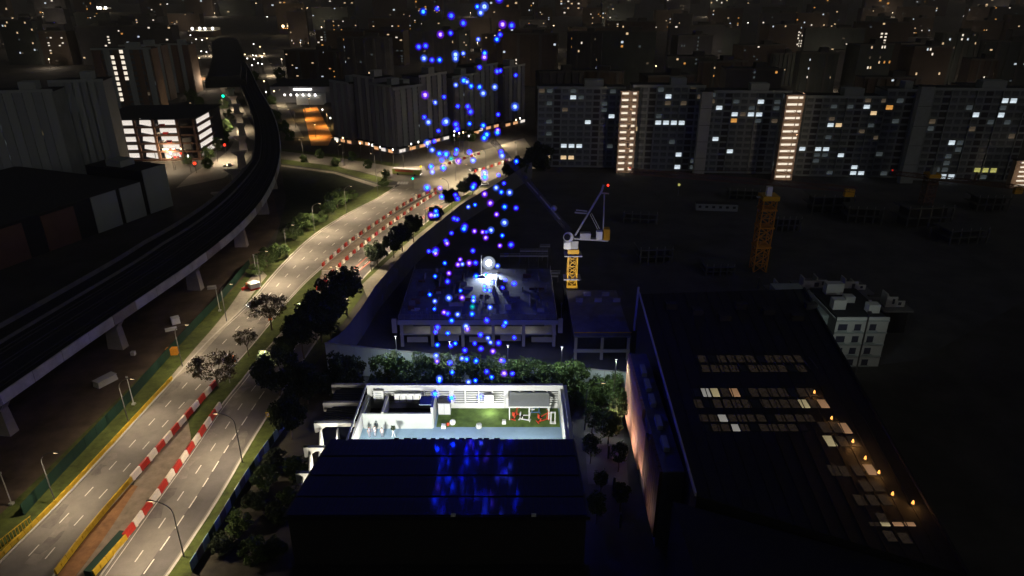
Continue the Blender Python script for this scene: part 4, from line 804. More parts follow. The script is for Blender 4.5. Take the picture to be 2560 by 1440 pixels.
for (u, v, w, h_) in ((1985, 712, 10, 2.8), (2035, 702, 6, 2.6), (2055, 700, 3, 2.2), (2130, 704, 4, 3), (2150, 712, 3.5, 1.5), (2115, 752, 4, 3), (2142, 756, 3, 2.4), (2165, 750, 3, 1), (2232, 742, 3, 3), (2245, 752, 4, 1.8)):
    p = V(u, v, 186 if v < 720 else 172); t = thing('wall_piece', 'pale unfinished wall piece behind the dark roof, ' + ('farther row' if v < 720 else 'nearer row') + f', {ORD[wk]} built', 'wall', (p.x, p.y, 0), 0, 'unfinished wall pieces on the dark site'); wk += 1
    zb = max(p.z - h_, 1); ubox('wall', 'facade_pale', t, (0, 0, p.z - h_ / 2), (w, .3, h_)); ubox('return_wall', 'facade_pale', t, (-w / 2 + .15, 1.5, p.z - h_ / 2 + .4), (.3, 3, h_ + .8)); ubox('opening', 'dark_void', t, (w * .15, -.17, p.z - h_ * .45), (w * .22, .06, h_ * .5)); ubox('slab', 'concrete_dark', t, (0, 2, zb - .3), (w + 3, 9, .5)); ubox('lower_storeys', 'roof_black', t, (0, 2, (zb - .6) / 2), (w + 1, 8, zb - .6))
t = thing('work_light', 'work light on a mast beside the pale unfinished block', 'lamp', (79, 138, 0)); put(MB().bar((0, 0, 0), (0, 0, 22), .25), 'mast', 'lamp_metal', t); ubox('head', 'lamp_metal', t, (0, 0, 22), (.8, .5, .5)); lamp('lamp_light', 'SPOT', t, (0, .5, 22.3), 2300, (.85, 1, .95), .4, 120, (R(72), 0, R(-12)))  # mast and lamp added to brighten the pale block and wall pieces
rnd = random.Random(21)
for k, (u, v, w, d_, h_) in enumerate(((1600, 560, 14, 8, 4), (1640, 660, 12, 8, 5), (1800, 690, 10, 8, 3), (2080, 535, 18, 10, 7), (2160, 560, 14, 9, 6), (2320, 570, 20, 10, 8), (2420, 610, 16, 10, 5), (1970, 580, 10, 6, 5), (2480, 530, 14, 9, 6), (1860, 500, 14, 6, 4))):
    t = thing('concrete_structure', f'dim low concrete frame on the dark site, {ORD[k]} of the scattered frames', 'frame', P(u, v), R(rnd.uniform(-12, 12)), 'scattered dim frames on the dark site')
    ubox('slab', 'frame_dim', t, (0, d_ / 2, h_), (w, d_, .35)); ubox('slab', 'frame_dim', t, (0, d_ / 2, h_ / 2), (w, d_, .3)); ubox('core', 'roof_black', t, (0, d_ / 2, h_ / 2), (w * .8, d_ * .6, h_ - .4))
    for q in range(5): ubox('column', 'frame_dim', t, (-w * .46 + w * .92 * q / 4, .3, h_ / 2), (.5, .5, h_)); ubox('starter_bar', 'rail_steel', t, (-w * .46 + w * .92 * q / 4, .3, h_ + .6), (.12, .12, 1.0))
t = thing('site_cabin', 'pale long site cabin on the dark ground beyond the crane', 'cabin', P(1790, 525), R(-6)); ubox('wall', 'facade_panel', t, (0, 0, 1.5), (17, 3, 3.0)); ubox('roof', 'far_roof', t, (0, 0, 3.1), (17.4, 3.4, .2))
for k in range(6): ubox('window', 'glass', t, (-7 + k * 2.8, -1.52, 1.7), (1.2, .06, 1.0))
gl = P(1695, 490); t = thing('site_lamp', 'small yellow site lamp on a mast beyond the crane', 'lamp', gl); put(MB().bar((0, 0, 0), (0, 0, 5), .2), 'mast', 'lamp_metal', t); put(MB().ball((0, 0, 5.2), .6, 8), 'lens', 'win_yellow', t)

# ================================================================== APARTMENT BLOCKS
WIN = {k: MB().box(-.5, .5, -.06, .06, -.5, .5).mesh('window_' + k, [k]) for k in ('glass', 'pane', 'win_cool', 'win_dim', 'win_faint', 'win_warm', 'win_orange', 'win_yellow', 'stair_lit', 'carpark_lit')}
def win(parent, x, y, z, w, h, m, name='window'): return link(name, WIN[m], parent, (x, y, z), 0, (w, 1, h))
def block(label, x0, x1, Y, H, floors, bays, depth, m, lit=(), yaw=0.0, group=None, dark=True, name='apartment_block', dim=0.12, seed=0, stripes=0, cat='apartment block', pm='facade_panel', fins=False):
    rnd = random.Random(seed); t = thing(name, label, cat, ((x0 + x1) / 2, Y, 0), yaw, group); W_ = x1 - x0; fh = H / floors; bw = W_ / bays
    box('wall', m, (-W_ / 2, W_ / 2, 0, depth, 0, H), t); ubox('roof', 'far_roof', t, (0, depth / 2, H + .15), (W_ + .6, depth + .6, .3))
    ubox('roof_parapet', pm, t, (0, -.1, H + .5), (W_ + .8, .5, 1.2)); ubox('lift_room', pm, t, (W_ * .15, depth * .5, H + 2.0), (W_ * .22, depth * .4, 3.4))
    if dark:
        for f in range(floors): ubox('floor_band', m, t, (0, -.22, f * fh + .45), (W_, .45, .9))
    for k in range(stripes): ubox('pilaster', pm if k % 2 else m, t, (-W_ / 2 + W_ * (k + .5) / stripes, -.35, H / 2), (bw * .7, .7, H - .2))
    if fins:
        for k in range(1, bays):
            if k % 3 == 0: ubox('fin', m, t, (-W_ / 2 + k * bw, -.35, H / 2), (.45, .7, H))
            if k % 5 == 2: ubox('service_recess', 'far_grey', t, (-W_ / 2 + (k + .5) * bw, -.13, H / 2), (bw * .8, .1, H - 1))  # flat strip on the wall, a recess's shade put into its dark colour
    L = {}
    cs, sn = math.cos(yaw), math.sin(yaw)
    for u, v, mm in lit:
        d = ray(u, v); n = Vector((-sn, cs, 0)); o = Vector(((x0 + x1) / 2, Y, 0)); tt = (o - Vector((0, 0, CAM_H))).dot(n) / d.dot(n); hp = Vector((0, 0, CAM_H)) + d * tt - o
        lx = hp.x * cs + hp.y * sn; k = int((lx + W_ / 2) // bw); f = int(hp.z // fh)
        if 0 <= k < bays and 0 <= f < floors: L[(f, k)] = mm
    for f in range(floors):
        for k in range(bays):
            mm = L.get((f, k))
            if mm is None:
                if not dark: continue
                mm = rnd.choice(('win_dim', 'win_dim', 'win_faint')) if rnd.random() < dim else 'pane'
            win(t, -W_ / 2 + (k + .5) * bw, -.05, f * fh + .9 + (fh - 1.0) / 2, bw * .72, fh - 1.2, mm) if dark else win(t, -W_ / 2 + (k + .5) * bw, -.05, f * fh + .9 + (fh - 1.0) / 2, bw * .5, (fh - 1.2) * .75, mm)
    return t
def stair(parent_label, u, Y, vtop, w, floors, lit, yaw=0.0, cols=2, e=110, m='facade_tan', H=None):
    tp = V(u, vtop, Y); t = thing('stair_tower', parent_label, 'stair tower', (tp.x, Y - 1.6, 0), yaw); H = H or tp.z
    box('wall', m, (-w / 2, w / 2, 0, 3, 0, H), t); ubox('roof', 'far_roof', t, (0, 1.5, H + .2), (w + .6, 3.6, .4)); fh = H / floors
    for f in range(floors):
        z = (f + .62) * fh
        if lit:
            for k in range(cols): win(t, (-.24 + .52 * k / max(cols - 1, 1)) * w if cols > 1 else 0, -.05, z, w * (.36 if k == 0 else .20) if cols > 1 else w * .5, fh * .30, 'stair_lit', 'opening')
            ubox('ledge', m, t, (0, -.12, f * fh + .3), (w, .24, .25))
            if f % 3 == 0: lamp('landing_light', 'SPOT', t, (0, -8, z + 3), e * 7, (1, .76, .52), .3, 110, (R(85), 0, 0)); ubox('lamp_arm', m, t, (0, -4, z + 3.1), (.15, 8, .15))
        else: ubox('joint', 'far_roof', t, (0, -.03, f * fh + .2), (w + .1, .1, .15))
    return t
litc = [(1425,240),(1432,240),(1680,250),(1535,300),(1638,308),(1657,308),(1677,309),(1695,312),(1690,386),(1711,387),(1793,276),(1815,276),(1836,281),(1904,263),(1880,281),(1902,284),(1785,355),(1805,356),(1824,377),(1467,313),(1395,362),(1410,365),(1430,367),(1450,367),(1485,406),(1410,418),(1430,418),(2007,369),(2045,374),(2066,375),(2110,397),(2128,420),(2155,276),(2205,222),(2226,222),(2505,250),(2528,250),(2437,291),(2490,298),(2375,440),(2352,436),(2335,438),(2133,437),(2147,437),(2082,314),(2370,357),(1686,422),(1708,423),(1795,451),(1821,451),(1840,453),(1858,455),(1875,459),(1440,440)]
litw = [(1634,327),(2178,277),(2103,314),(1407,400),(1422,400),(1378,398),(1592,325)]; lito = [(1833,301),(2222,279)]; lity = [(2450,427),(2485,426),(2460,427)]
LIT = [(u, v, 'win_cool') for u, v in litc] + [(u, v, 'win_warm') for u, v in litw] + [(u, v, 'win_orange') for u, v in lito] + [(u, v, 'win_yellow') for u, v in lity]
def xa_(u, v, Y): return V(u, v, Y).x
HB = 345.0
for i, (ul, ur, Y, vt, lab) in enumerate(((1345, 1562, 352, 222, 'dark slab block left of the first lit stair tower, near the junction'), (1584, 1762, 345, 218, 'slab block just right of the first lit stair tower'), (1773, 1976, 340, 232, 'slab block between the grey service tower and second lit stair tower'), (1999, 2220, 334, 245, 'slab block just right of the second lit stair tower'), (2222, 2312, 332, 228, 'narrow dark slab block beside the second grey service tower'), (2322, 2590, 326, 226, 'slab block at the right edge with scattered yellow windows'))):
    a, b = V(ul, vt, Y), V(ur, vt, Y)
    block(lab, a.x, b.x, Y, a.z, 13, max(4, int((b.x - a.x) / 3.6)), 14, 'facade', LIT, R(-3), None, True, seed=i, dim=.14, fins=True)
stair('first brightly lit stair tower with two columns of openings', 1574, 342, 226, 8.6, 13, True, 0, 2, 170); stair('second brightly lit stair tower standing right of the first', 1988, 328, 236, 8.6, 13, True, 0, 3, 190)
stair('plain grey service tower between the two lit stair towers', 1768, 339, 228, 5.2, 5, False, 0, m='facade_pale'); stair('dim grey service tower among the blocks at the right', 2318, 322, 215, 6.0, 5, False, 0, m='facade_panel'); stair('lit stair tower cut by the right picture edge', 2562, 315, 400, 9, 6, True, 0, 1, 170)
# L shaped pair of blocks beyond the junction
A0, A1, A2 = P(838, 352), P(990, 386), P(1312, 306)
hA = V(990, 214, A1.y).z
WG = []
for nm, a, b, n in (('left wing', A0, A1, 3), ('right wing', A1, A2, 5)):
    for k in range(n): WG.append((nm, k, n, a.lerp(b, k / n), a.lerp(b, (k + 1) / n)))
for sd, (nm, k, n, a, b) in enumerate(WG):
    c = a.lerp(b, .5); d = b - a; yaw = math.atan2(d.y, d.x); W_ = d.length * .93; nv = Vector((-d.y, d.x, 0)).normalized(); c = c + nv * (3.5 if k % 2 else 0)
    lt = [(1199, 222 + q * 12, 'stair_lit') for q in range(9)] + [(u, v, 'win_dim') for u, v in ((945, 260), (975, 258), (1000, 285), (930, 285), (955, 300), (875, 275), (1010, 225), (1028, 224))] + [(900 + 37 * q % 330, 225 + 53 * q % 120, ('win_dim', 'win_cool', 'win_warm')[q % 3]) for q in range(14)]
    o = block(f'tall dark ribbed tower, {ORD[k]} from the left in the {nm} behind the junction', c.x - W_ / 2, c.x + W_ / 2, c.y, hA + (-2.5, 1.5, -1, 2.5, 0)[k], 15, int(W_ / 4), 14, 'facade_grey', lt, yaw, 'ribbed towers behind the junction', True, seed=sd + 20, stripes=5, dim=.05, pm='facade_pale' if sd % 3 == 1 else 'facade_panel')
    for q in range(3):
        ubox('canopy_bay', 'shop_warm' if (q + sd) % 3 else 'carpark_lit', o, (-W_ * .36 + W_ * .36 * q, -1.2, 1.6), (W_ * .2, .3, 1.6)); ubox('canopy', 'far_roof', o, (-W_ * .36 + W_ * .36 * q, -1.6, 3.4), (W_ * .26, 3.4, .3))
# left side: slab blocks, warehouse, car park
for lab, ul, ur, Y, vt, mm, yw, sd, st_ in (('pale ribbed block at the left edge above the dark warehouse', -60, 120, 300, 232, 'facade', 12, 31, 8), ('pale ribbed block with a column of dark openings left of the car park', 128, 250, 318, 205, 'facade', 12, 32, 7), ('brown block with two dotted rows of lamps behind the car park', 232, 372, 470, 124, 'facade_brown', 8, 33, 6), ('brown block right behind the car park roof', 300, 400, 560, 115, 'facade_brown', 6, 34, 6), ('dark block beside the station', 400, 470, 600, 112, 'facade_brown', 0, 35, 5)):
    a, b = V(ul, vt, Y), V(ur, vt, Y); lt = [(289 + k * 2.4, 143 + k * 11.2, 'stair_lit') for k in range(10)] + [(311 + k * 2.4, 134 + k * 11.2, 'stair_lit') for k in range(7)] + [(178, 262, 'win_cool'), (180, 278, 'win_cool'), (30, 363, 'win_cool'), (98, 335, 'win_warm'), (110, 372, 'win_dim'), (2, 325, 'win_cool'), (35, 402, 'win_cool')]
    block(lab, a.x, b.x, Y, a.z, 14, int((b.x - a.x) / 4.5), 14, mm, lt, R(yw), None, True, seed=sd, stripes=st_, dim=.01)
wh0, wh1 = P(248, 583), P(433, 514); wd_ = (wh1 - wh0); wyaw = math.atan2(wd_.y, wd_.x); wn_ = Vector((-wd_.y, wd_.x, 0)).normalized()
wt = thing('warehouse', 'long dark warehouse with three pale wall panels beside the viaduct', 'warehouse', (wh0.x, wh0.y, 0), wyaw)
L_ = wd_.length
box('wall', 'roof_black', (-75, L_ * .66, .3, 70, 0, 14), wt); box('tall_wall', 'roof_black', (L_ * .66 + .1, L_, .3, 30, 0, 18), wt); ubox('roof', 'far_roof', wt, (-26, 35, 14.2), (98, 70, .3))
for a, b, h_ in ((0, .30, 14.0), (.35, .62, 14.0), (.68, 1.0, 18.2)): ubox('wall_panel', 'facade_panel', wt, (L_ * (a + b) / 2, .1, h_ / 2), (L_ * (b - a), .4, h_))
ubox('roof_house', 'facade_panel', wt, (L_ * .8, 16, 19.4), (7, 8, 2.6)); 
for k in range(3): ubox('wall_panel', 'brown_dark', wt, (-14 - k * 20, .15, 6.5), (13, .3, 13))
cpk = thing('car_park', 'multi storey car park with bright open decks', 'car park', P(375, 402), R(4)); base = P(375, 402)
def lc(u, v): p = V(u, v, base.y); return p.x - base.x, p.z
zt = lc(375, 300)[1]; fl_h = (zt) / 5
box('core', 'far_roof', (-24, 26, 3.5, 44, 0, zt - .3), cpk); ubox('roof', 'far_roof', cpk, (1, 23, zt), (52, 44, .6))
for f in range(5):
    ubox('deck_edge', 'brown_dark', cpk, (1, .4, f * fl_h + .4), (51, 1.2, .9))
    for x0_, x1_ in ((-23, -16.5), (-15.5, -4.5), (7, 17)):
        if f or x0_ > -20: win(cpk, (x0_ + x1_) / 2, 3.2, f * fl_h + .85 + (fl_h - .9) / 2, x1_ - x0_, fl_h - 1.3, 'carpark_lit', 'lit_deck')
    for k in range(2): ubox('parked_car_shape', 'car_red' if k else 'car_white', cpk, (9 + k * 4 - f, 2.4, f * fl_h + 1.2), (2.6, 1.2, 1.0))
    o = win(cpk, 1.2, 2.2, f * fl_h + .85 + (fl_h - .9) / 2, 6.5, fl_h - 1.2, 'carpark_lit', 'lit_deck'); o.rotation_euler = (0, R(12), 0)
    o = link('lit_deck', WIN['carpark_lit'], cpk, (26.3, 14, f * fl_h + .85 + (fl_h - .9) / 2), R(90), (20, 1, fl_h - 1.8)); ubox('deck_edge', 'brown_dark', cpk, (26.4, 14, f * fl_h + .4), (1.0, 28, .9))
for x in (-24, -16, -4, 5.4, 17.5, 26): ubox('column', 'brown_dark', cpk, (x, .3, zt / 2), (1.2, 1.4, zt))
for i_, (u, v, w_, lab) in enumerate(((505, 290, 16, 'white lit canopy beside the car park exit'), (430, 400, 18, 'warm lit shop row below the car park'), (480, 205, 22, 'far warm lit shop row beside the station road'))):
    t = thing('shop_canopy', lab, 'canopy', P(u, v), R(8)); ubox('roof', 'facade_pale', t, (0, 4, 4.6), (w_, 8, .4)); ubox('back_wall', 'facade_tan', t, (0, 8, 2.3), (w_, .4, 4.4))
    for k in range(4): ubox('post', 'facade_pale', t, (-w_ * .45 + w_ * .3 * k, .4, 2.2), (.3, .3, 4.4)); ubox('shop_front', 'shop_warm' if i_ else 'carpark_lit', t, (-w_ * .36 + w_ * .24 * k, 7.7, 1.8), (w_ * .2, .1, 2.4))
    lamp('canopy_light', 'POINT', t, (0, -3, 5.5), 5000 * (1 + i_), (1, .72, .42), .5)
# orange lit sports court
ctp_ = [P(u, v, .3) for u, v in ((757, 272), (792, 266), (832, 342), (820, 364), (778, 364))]
so_ = thing('sports_court', 'orange lit sports court with a white roofed stand', 'sports court'); f_ = MB(); f_.face([(p.x, p.y, .3) for p in ctp_]); put(f_, 'court_surface', 'court', so_)
c0 = sum(ctp_, Vector()) / 5
for u, v in ((765, 300), (820, 318), (790, 345), (775, 275)):
    p = P(u, v); put(MB().bar((p.x, p.y, 0), (p.x, p.y, 9), .25).box(p.x - .6, p.x + .6, p.y - .3, p.y + .3, 8.7, 9.1), 'light_mast', 'lamp_metal', so_); lamp('court_light', 'SPOT', so_, (p.x, p.y, 8.5), 15000, (1, .62, .22), .5, 150)
st0 = P(762, 262); box('stand', 'white_paint', (st0.x - 6, st0.x + 14, st0.y, st0.y + 10, 0, 7), so_)
for k in range(6): put(MB().ball((st0.x - 14 + k * 4.6, st0.y - 1, 7.5), .8, 8), 'lamp_globe', 'lamp_white', so_)
bs = thing('school_hall', 'dark hall with a bright white light strip above the sports court', 'hall', P(745, 262)); ubox('wall', 'facade_grey', bs, (0, 30, 6), (46, 40, 12)); ubox('roof', 'far_roof', bs, (0, 30, 12.2), (47, 41, .4)); ubox('light_strip', 'lamp_white', bs, (2, 9.6, 10.0), (14, .4, 1.0))
# other court lights far back, seen as warm bands between blocks
for i, (u0, u1, v, wm) in enumerate(((1058, 1165, 148, 'lamp_white'), (1290, 1392, 153, 'lamp_warm'), (1500, 1590, 104, 'lamp_warm'), (700, 745, 85, 'lamp_warm'), (470, 530, 92, 'lamp_white'), (222, 262, 32, 'lamp_white'), (25, 40, 104, 'lamp_warm'), (2400, 2480, 4, 'lamp_warm'))):
    a, b = P(u0, v), P(u1, v); w = b.x - a.x; c = a.lerp(b, .5); t = thing('lit_deck_building', 'low far roof deck lit by a row of lamps, ' + ('behind the ribbed right wing', 'right of the right wing', 'above the slab blocks', 'beyond the station road', 'white hall beside the station', 'far top left', 'at the far left edge', 'at the top right edge')[i], 'building', (c.x, c.y, 0))
    box('wall', 'facade_brown', (-w / 2, w / 2, 0, 40, 0, 8), t); box('deck', 'court' if wm == 'lamp_warm' else 'facade_pale', (-w / 2, w / 2, 0, 40, 8.02, 8.3), t); box('back_wall', 'facade_pale', (-w / 2, w / 2, 38, 40, 8.31, 12), t)
    for k in range(4):
        x = -w * .4 + w * .8 * k / 3; put(MB().ball((x, 12 + 5 * (k % 2), 11.5), .9 * c.y / 500, 8).bar((x, 12 + 5 * (k % 2), 8.3), (x, 12 + 5 * (k % 2), 11), .2, None, 0), 'lamp_globe', wm, t)
        if k % 2: lamp('deck_light', 'POINT', t, (x, 8, 13), 3500 * c.y / 500, (1, .75, .4), .5)
# far city of smaller blocks
rnd = random.Random(77); far_rows = ((430, 10), (520, 16), (640, 20), (800, 22), (1000, 22), (1300, 22), (1800, 22), (2600, 22))
EX = [(1660, 80, 7, 8, 'stair_lit'), (1995, 82, 9, 6, 'stair_lit'), (2003, 82, 9, 6, 'stair_lit'), (2215, 82, 9, 5, 'stair_lit'), (2207, 86, 9, 4, 'stair_lit'), (2405, 72, 9, 3, 'stair_lit'), (1744, 88, 9, 10, 'win_dim'), (1888, 142, 9, 7, 'win_dim'), (1008, 130, 9, 6, 'win_dim'), (1290, 150, 9, 6, 'stair_lit'), (124, 98, 9, 4, 'stair_lit'), (153, 96, 10, 3, 'stair_lit'), (188, 96, 9, 3, 'stair_lit'), (270, 90, 9, 4, 'stair_lit'), (755, 100, 9, 4, 'win_dim'), (808, 80, 7, 4, 'stair_lit'), (815, 80, 7, 4, 'win_dim'), (620, 85, 6, 4, 'stair_lit'), (628, 88, 6, 4, 'stair_lit'), (612, 88, 6, 3, 'stair_lit'), (772, 165, 14, 2, 'stair_lit')]
XL = [(u, v0 + k * s_, m_) for u, v0, s_, n_, m_ in EX for k in range(n_)]
def LM(u):
    return next(n for lim, n in ((60, 'at the left edge'), (180, 'above the ribbed left blocks'), (300, 'left of the car park'), (400, 'above the car park'), (560, 'above the station road'), (680, 'beyond the station'), (800, 'above the sports court'), (900, 'above the ribbed left wing'), (1040, 'behind the ribbed corner'), (1180, 'behind the drone swarm'), (1310, 'behind the ribbed right wing'), (1440, 'above the noise wall corner'), (1540, 'left of the first lit stair tower'), (1640, 'behind the first lit stair tower'), (1740, 'left of the grey service tower'), (1840, 'behind the grey service tower'), (1940, 'left of the second lit stair tower'), (2040, 'behind the second lit stair tower'), (2150, 'right of the second lit stair tower'), (2260, 'left of the dim service tower'), (2370, 'behind the dim service tower'), (2480, 'near the yellow windows'), (9999, 'at the right edge')) if u < lim)
def far_block(u, Y, hgt, wpx, i):
    x = V(u, 100, Y).x; w = wpx * Y / FOC
    if Y > 1500: nb, nf = 9, 9
    else: nb, nf = 13, 13
    lt = [(uu, vv, mm) for uu, vv, mm in XL]
    for _ in range(rnd.choice((3, 6, 8, 11, 14))):
        lt.append((rnd.uniform(u - wpx / 2, u + wpx / 2), V(u, 0, Y) and (720 + FOC * math.tan(math.atan2(CAM_H - rnd.uniform(2, hgt), Y) - PITCH)), rnd.choice(('win_cool', 'win_faint', 'win_warm', 'win_warm', 'win_dim', 'stair_lit', 'win_orange'))))
    mm = rnd.choice(('far_brown', 'far_grey', 'far_green', 'far_brown'))
    kind = {'far_brown': 'brownish', 'far_grey': 'grey', 'far_green': 'greenish'}[mm]
    rown = {430: 'nearest', 520: 'second', 640: 'third', 800: 'fourth', 1000: 'fifth', 1300: 'sixth', 1800: 'seventh', 2600: 'last'}[Y]
    lm = LM(u)
    block(f'far dim {kind} block in the {rown} distant row {lm}', x - w / 2, x + w / 2, Y, hgt, nf, nb, rnd.uniform(12, 18), mm, lt, R(rnd.uniform(-14, 14)), f'far {kind} apartment blocks', False, stripes=rnd.choice((0, 5, 6)) if Y < 700 else 0, seed=i, pm='far_panel')
i = 0
for Y, n in far_rows:
    for k in range(n):
        u = -40 + 2640 * (k + rnd.uniform(.15, .85)) / n; i += 1
        if Y < 1400 and 470 < u < 720: continue                       # the railway corridor
        if Y < 560 and (u < 420 or 700 < u < 1330): continue
        if Y == 430 and u < 1330: continue
        if Y < 700 and u < 380: continue
        far_block(u, Y, rnd.uniform(26, 46) if Y < 1500 else rnd.uniform(30, 60), rnd.uniform(60, 140) * (1 if Y < 900 else .7), i)
# far street lamps: bright points along distant streets
fsl = MB().bar((0, 0, 0), (0, 0, 8), .25).ball((0, 0, 8.6), .55, 8, 1)
FS = {k: fsl.mesh('street_lamp', ['lamp_metal', k]) for k in ('lamp_white', 'lamp_warm')}
def far_lamp(u, v, m, where, grp):
    p = P(u, v, 8.6); s = max(.55, p.y / 620); tag(link('street_lamp', FS[m], None, (p.x, p.y, 8.6 - 8.6 * 1), rnd.uniform(0, 6), (s, s, 1)), where, 'street lamp', grp)
pts = [(476, 88), (490, 98), (505, 100), (517, 96), (480, 108), (482, 118), (489, 130), (503, 128), (516, 130), (498, 145), (490, 152), (474, 158), (478, 175), (466, 175), (485, 185), (497, 190), (462, 190), (470, 203), (513, 203), (340, 235), (420, 210), (490, 270), (508, 270), (515, 282), (525, 298), (540, 168), (582, 100), (585, 110), (594, 121), (600, 135), (612, 136), (605, 140), (618, 146), (632, 138), (640, 139), (635, 148), (645, 158), (630, 163), (655, 160), (660, 134), (655, 142), (650, 117), (634, 110), (660, 203), (665, 230), (685, 228), (806, 274), (826, 295), (857, 345), (900, 358), (922, 360), (930, 363), (950, 368), (982, 374), (1028, 360), (1046, 355), (1136, 328), (1148, 333), (1158, 331), (1135, 338), (1172, 340), (1068, 360), (1300, 296), (1290, 300), (843, 353), (268, 271), (285, 272), (470, 390), (427, 383), (452, 372), (567, 412)]
for u, v in pts: far_lamp(u, v, rnd.choice(('lamp_white', 'lamp_warm', 'lamp_white')), f'bright street lamp {LM(u)}, ' + ('lower down the street' if v > 320 else 'halfway up the street' if v > 180 else 'far up the street' if v > 130 else 'at the far street end'), 'bright far street lamps')
pts2 = [(390, 7), (418, 10), (520, 7), (537, 9), (668, 42), (753, 22), (768, 20), (789, 40), (959, 3), (875, 57), (890, 72), (933, 76), (945, 74), (970, 45), (985, 45), (992, 51), (1060, 80), (1355, 68), (1384, 64), (1700, 61), (1778, 63), (1870, 57), (1900, 58), (1908, 60), (2100, 32), (2148, 62), (2170, 65), (2260, 40), (2410, 40), (2500, 186), (2540, 117), (2280, 145), (2280, 158), (1530, 165), (1640, 165), (1850, 130), (1815, 170), (1580, 48), (1480, 44), (640, 8), (700, 12), (730, 8), (600, 5), (250, 45), (245, 66), (380, 52), (100, 55), (210, 75), (310, 68), (1750, 105), (1765, 92), (1830, 90), (1540, 93), (1510, 130), (1370, 135), (2450, 110), (2460, 130), (2200, 120), (2320, 70), (2060, 180)]
for u, v in pts2: far_lamp(u, v, rnd.choice(('lamp_white', 'lamp_warm')), f'tiny distant street lamp {LM(u)}, ' + ('close to the skyline' if v < 25 else 'just below the skyline' if v < 60 else 'well below the skyline'), 'tiny far street lamps')
for Y, n in far_rows[:7]:
    for k in range(n // 3 + 1):
        u = -60 + 2700 * (k + rnd.uniform(.2, .8)) / (n // 3 + 1)
        if Y < 560 and u < 1330: continue
        p = V(u, 100, Y - 26); t = tag(link('street_lamp', FS['lamp_warm'], None, (p.x, p.y, 0)), f'far warm street lamp in front of the {({430: "nearest", 520: "second", 640: "third", 800: "fourth", 1000: "fifth", 1300: "sixth", 1800: "seventh"}[Y])} row of distant blocks', 'street lamp', 'warm lamps before distant blocks')
        lamp('lamp_light', 'POINT', t, (0, -1.5, 9), 5500 * (Y / 430), (1, .80, .58), .5)

# ================================================================== TRAFFIC
def car(label, u, v, rz_, body, lights=True, group=None, tx=False):
    t = thing('car', label, 'car', P(u, v, .04), rz_, group)
    b = MB(); b.hexa([(-2.1, -.85, .35), (2.1, -.85, .35), (2.1, .85, .35), (-2.1, .85, .35), (-2.15, -.85, .85), (2.1, -.8, .78), (2.1, .8, .78), (-2.15, .85, .85)])
    b.hexa([(-1.6, -.78, .84), (1.0, -.78, .80), (1.0, .78, .80), (-1.6, .78, .84), (-1.1, -.62, 1.42), (.35, -.62, 1.42), (.35, .62, 1.42), (-1.1, .62, 1.42)], 1); b.box(-1.05, .3, -.6, .6, 1.42, 1.47)
    put(b, 'body', [body, 'glass'], t)
    for x in (-1.3, 1.3):
        for y in (-.82, .82): put(MB().tube([(x, y - .1, .32), (x, y + .1, .32)], [.32, .32], 10), 'wheel', 'tyre', t)
    for y in (-.6, .6): ubox('headlight', 'lamp_white', t, (2.1, y, .65), (.1, .35, .2)); ubox('tail_light', 'sig_red', t, (-2.15, y, .7), (.1, .3, .18))
    if tx: ubox('roof_sign', 'win_orange', t, (-.3, 0, 1.56), (.3, .6, .2))
car('small car with headlights on, passing the double crowned street tree', 1210, 463, R(205), 'car_white'); car('car heading towards the camera beyond the junction', 1184, 427, R(215), 'car_dark')
car('taxi with a glowing roof sign on the road along the viaduct', 602, 350, R(70), 'car_dark', True, None, True); car('red car in front of the taxi on the road along the viaduct', 609, 366, R(70), 'car_red'); car('pale car turning at the foot of the viaduct road', 570, 415, R(200), 'car_white'); car('red car waiting beside the car park', 452, 385, R(20), 'car_red'); car('dark car under the wide sparse median tree', 636, 764, R(225), 'car_dark')
for k, (u, v) in enumerate(((535, 120), (541, 112), (533, 165), (540, 175))): car('far car queueing with red tail lights on the road beside the station', u, v, R(95), 'car_dark', True, 'far queueing cars')
bt = thing('bus', 'green and red single deck bus at the junction', 'bus', P(1018, 437), R(-14))
ubox('body', 'bus_green', bt, (0, 0, 1.7), (14.5, 2.6, 2.5)); ubox('roof', 'white_paint', bt, (0, 0, 3.05), (14.2, 2.4, .25)); ubox('window_band', 'bus_red', bt, (-1.0, -1.33, 2.2), (9.5, .06, 1.0)); ubox('windscreen', 'glass', bt, (7.27, 0, 2.0), (.06, 2.2, 1.3))
for x in (-4.5, 4.5):
    for y in (-1.2, 1.2): put(MB().tube([(x, y - .15, .5), (x, y + .15, .5)], [.5, .5], 10), 'wheel', 'tyre', bt)
for y in (-.9, .9): ubox('headlight', 'lamp_white', bt, (7.3, y, .8), (.1, .4, .25))
ubox('destination_sign', 'win_yellow', bt, (7.3, 0, 2.85), (.06, 1.6, .3))
def signal(label, u, v, m, s=1.0, h=5.0):
    p = P(u, v, h); t = thing('traffic_light', label, 'traffic light', (p.x, p.y, 0)); put(MB().bar((0, 0, 0), (0, 0, h + .5), .16), 'pole', 'lamp_metal', t); ubox('housing', 'black', t, (0, 0, h), (.5 * s, .4, 1.3 * s)); put(MB().ball((0, -.3, h), .42 * s, 10), 'lens', m, t)
signal('green traffic light beside the road along the viaduct', 558, 240, 'sig_green', 2.6); signal('red traffic light on the verge near the taxi', 562, 362, 'sig_red', 1.5); signal('red traffic light at the corner below the car park', 487, 408, 'sig_red', 1.7); signal('red traffic light beside the dark warehouse street', 452, 383, 'sig_red', 1.2); signal('far red traffic light near the station', 534, 166, 'sig_red', 2.6); signal('farthest red traffic light beyond the station', 537, 112, 'sig_red', 3.4); signal('green traffic light at the zebra crossing of the junction', 1032, 446, 'sig_green', 1.1); signal('amber traffic light beside the bus', 1052, 416, 'sig_amber', 1.1)
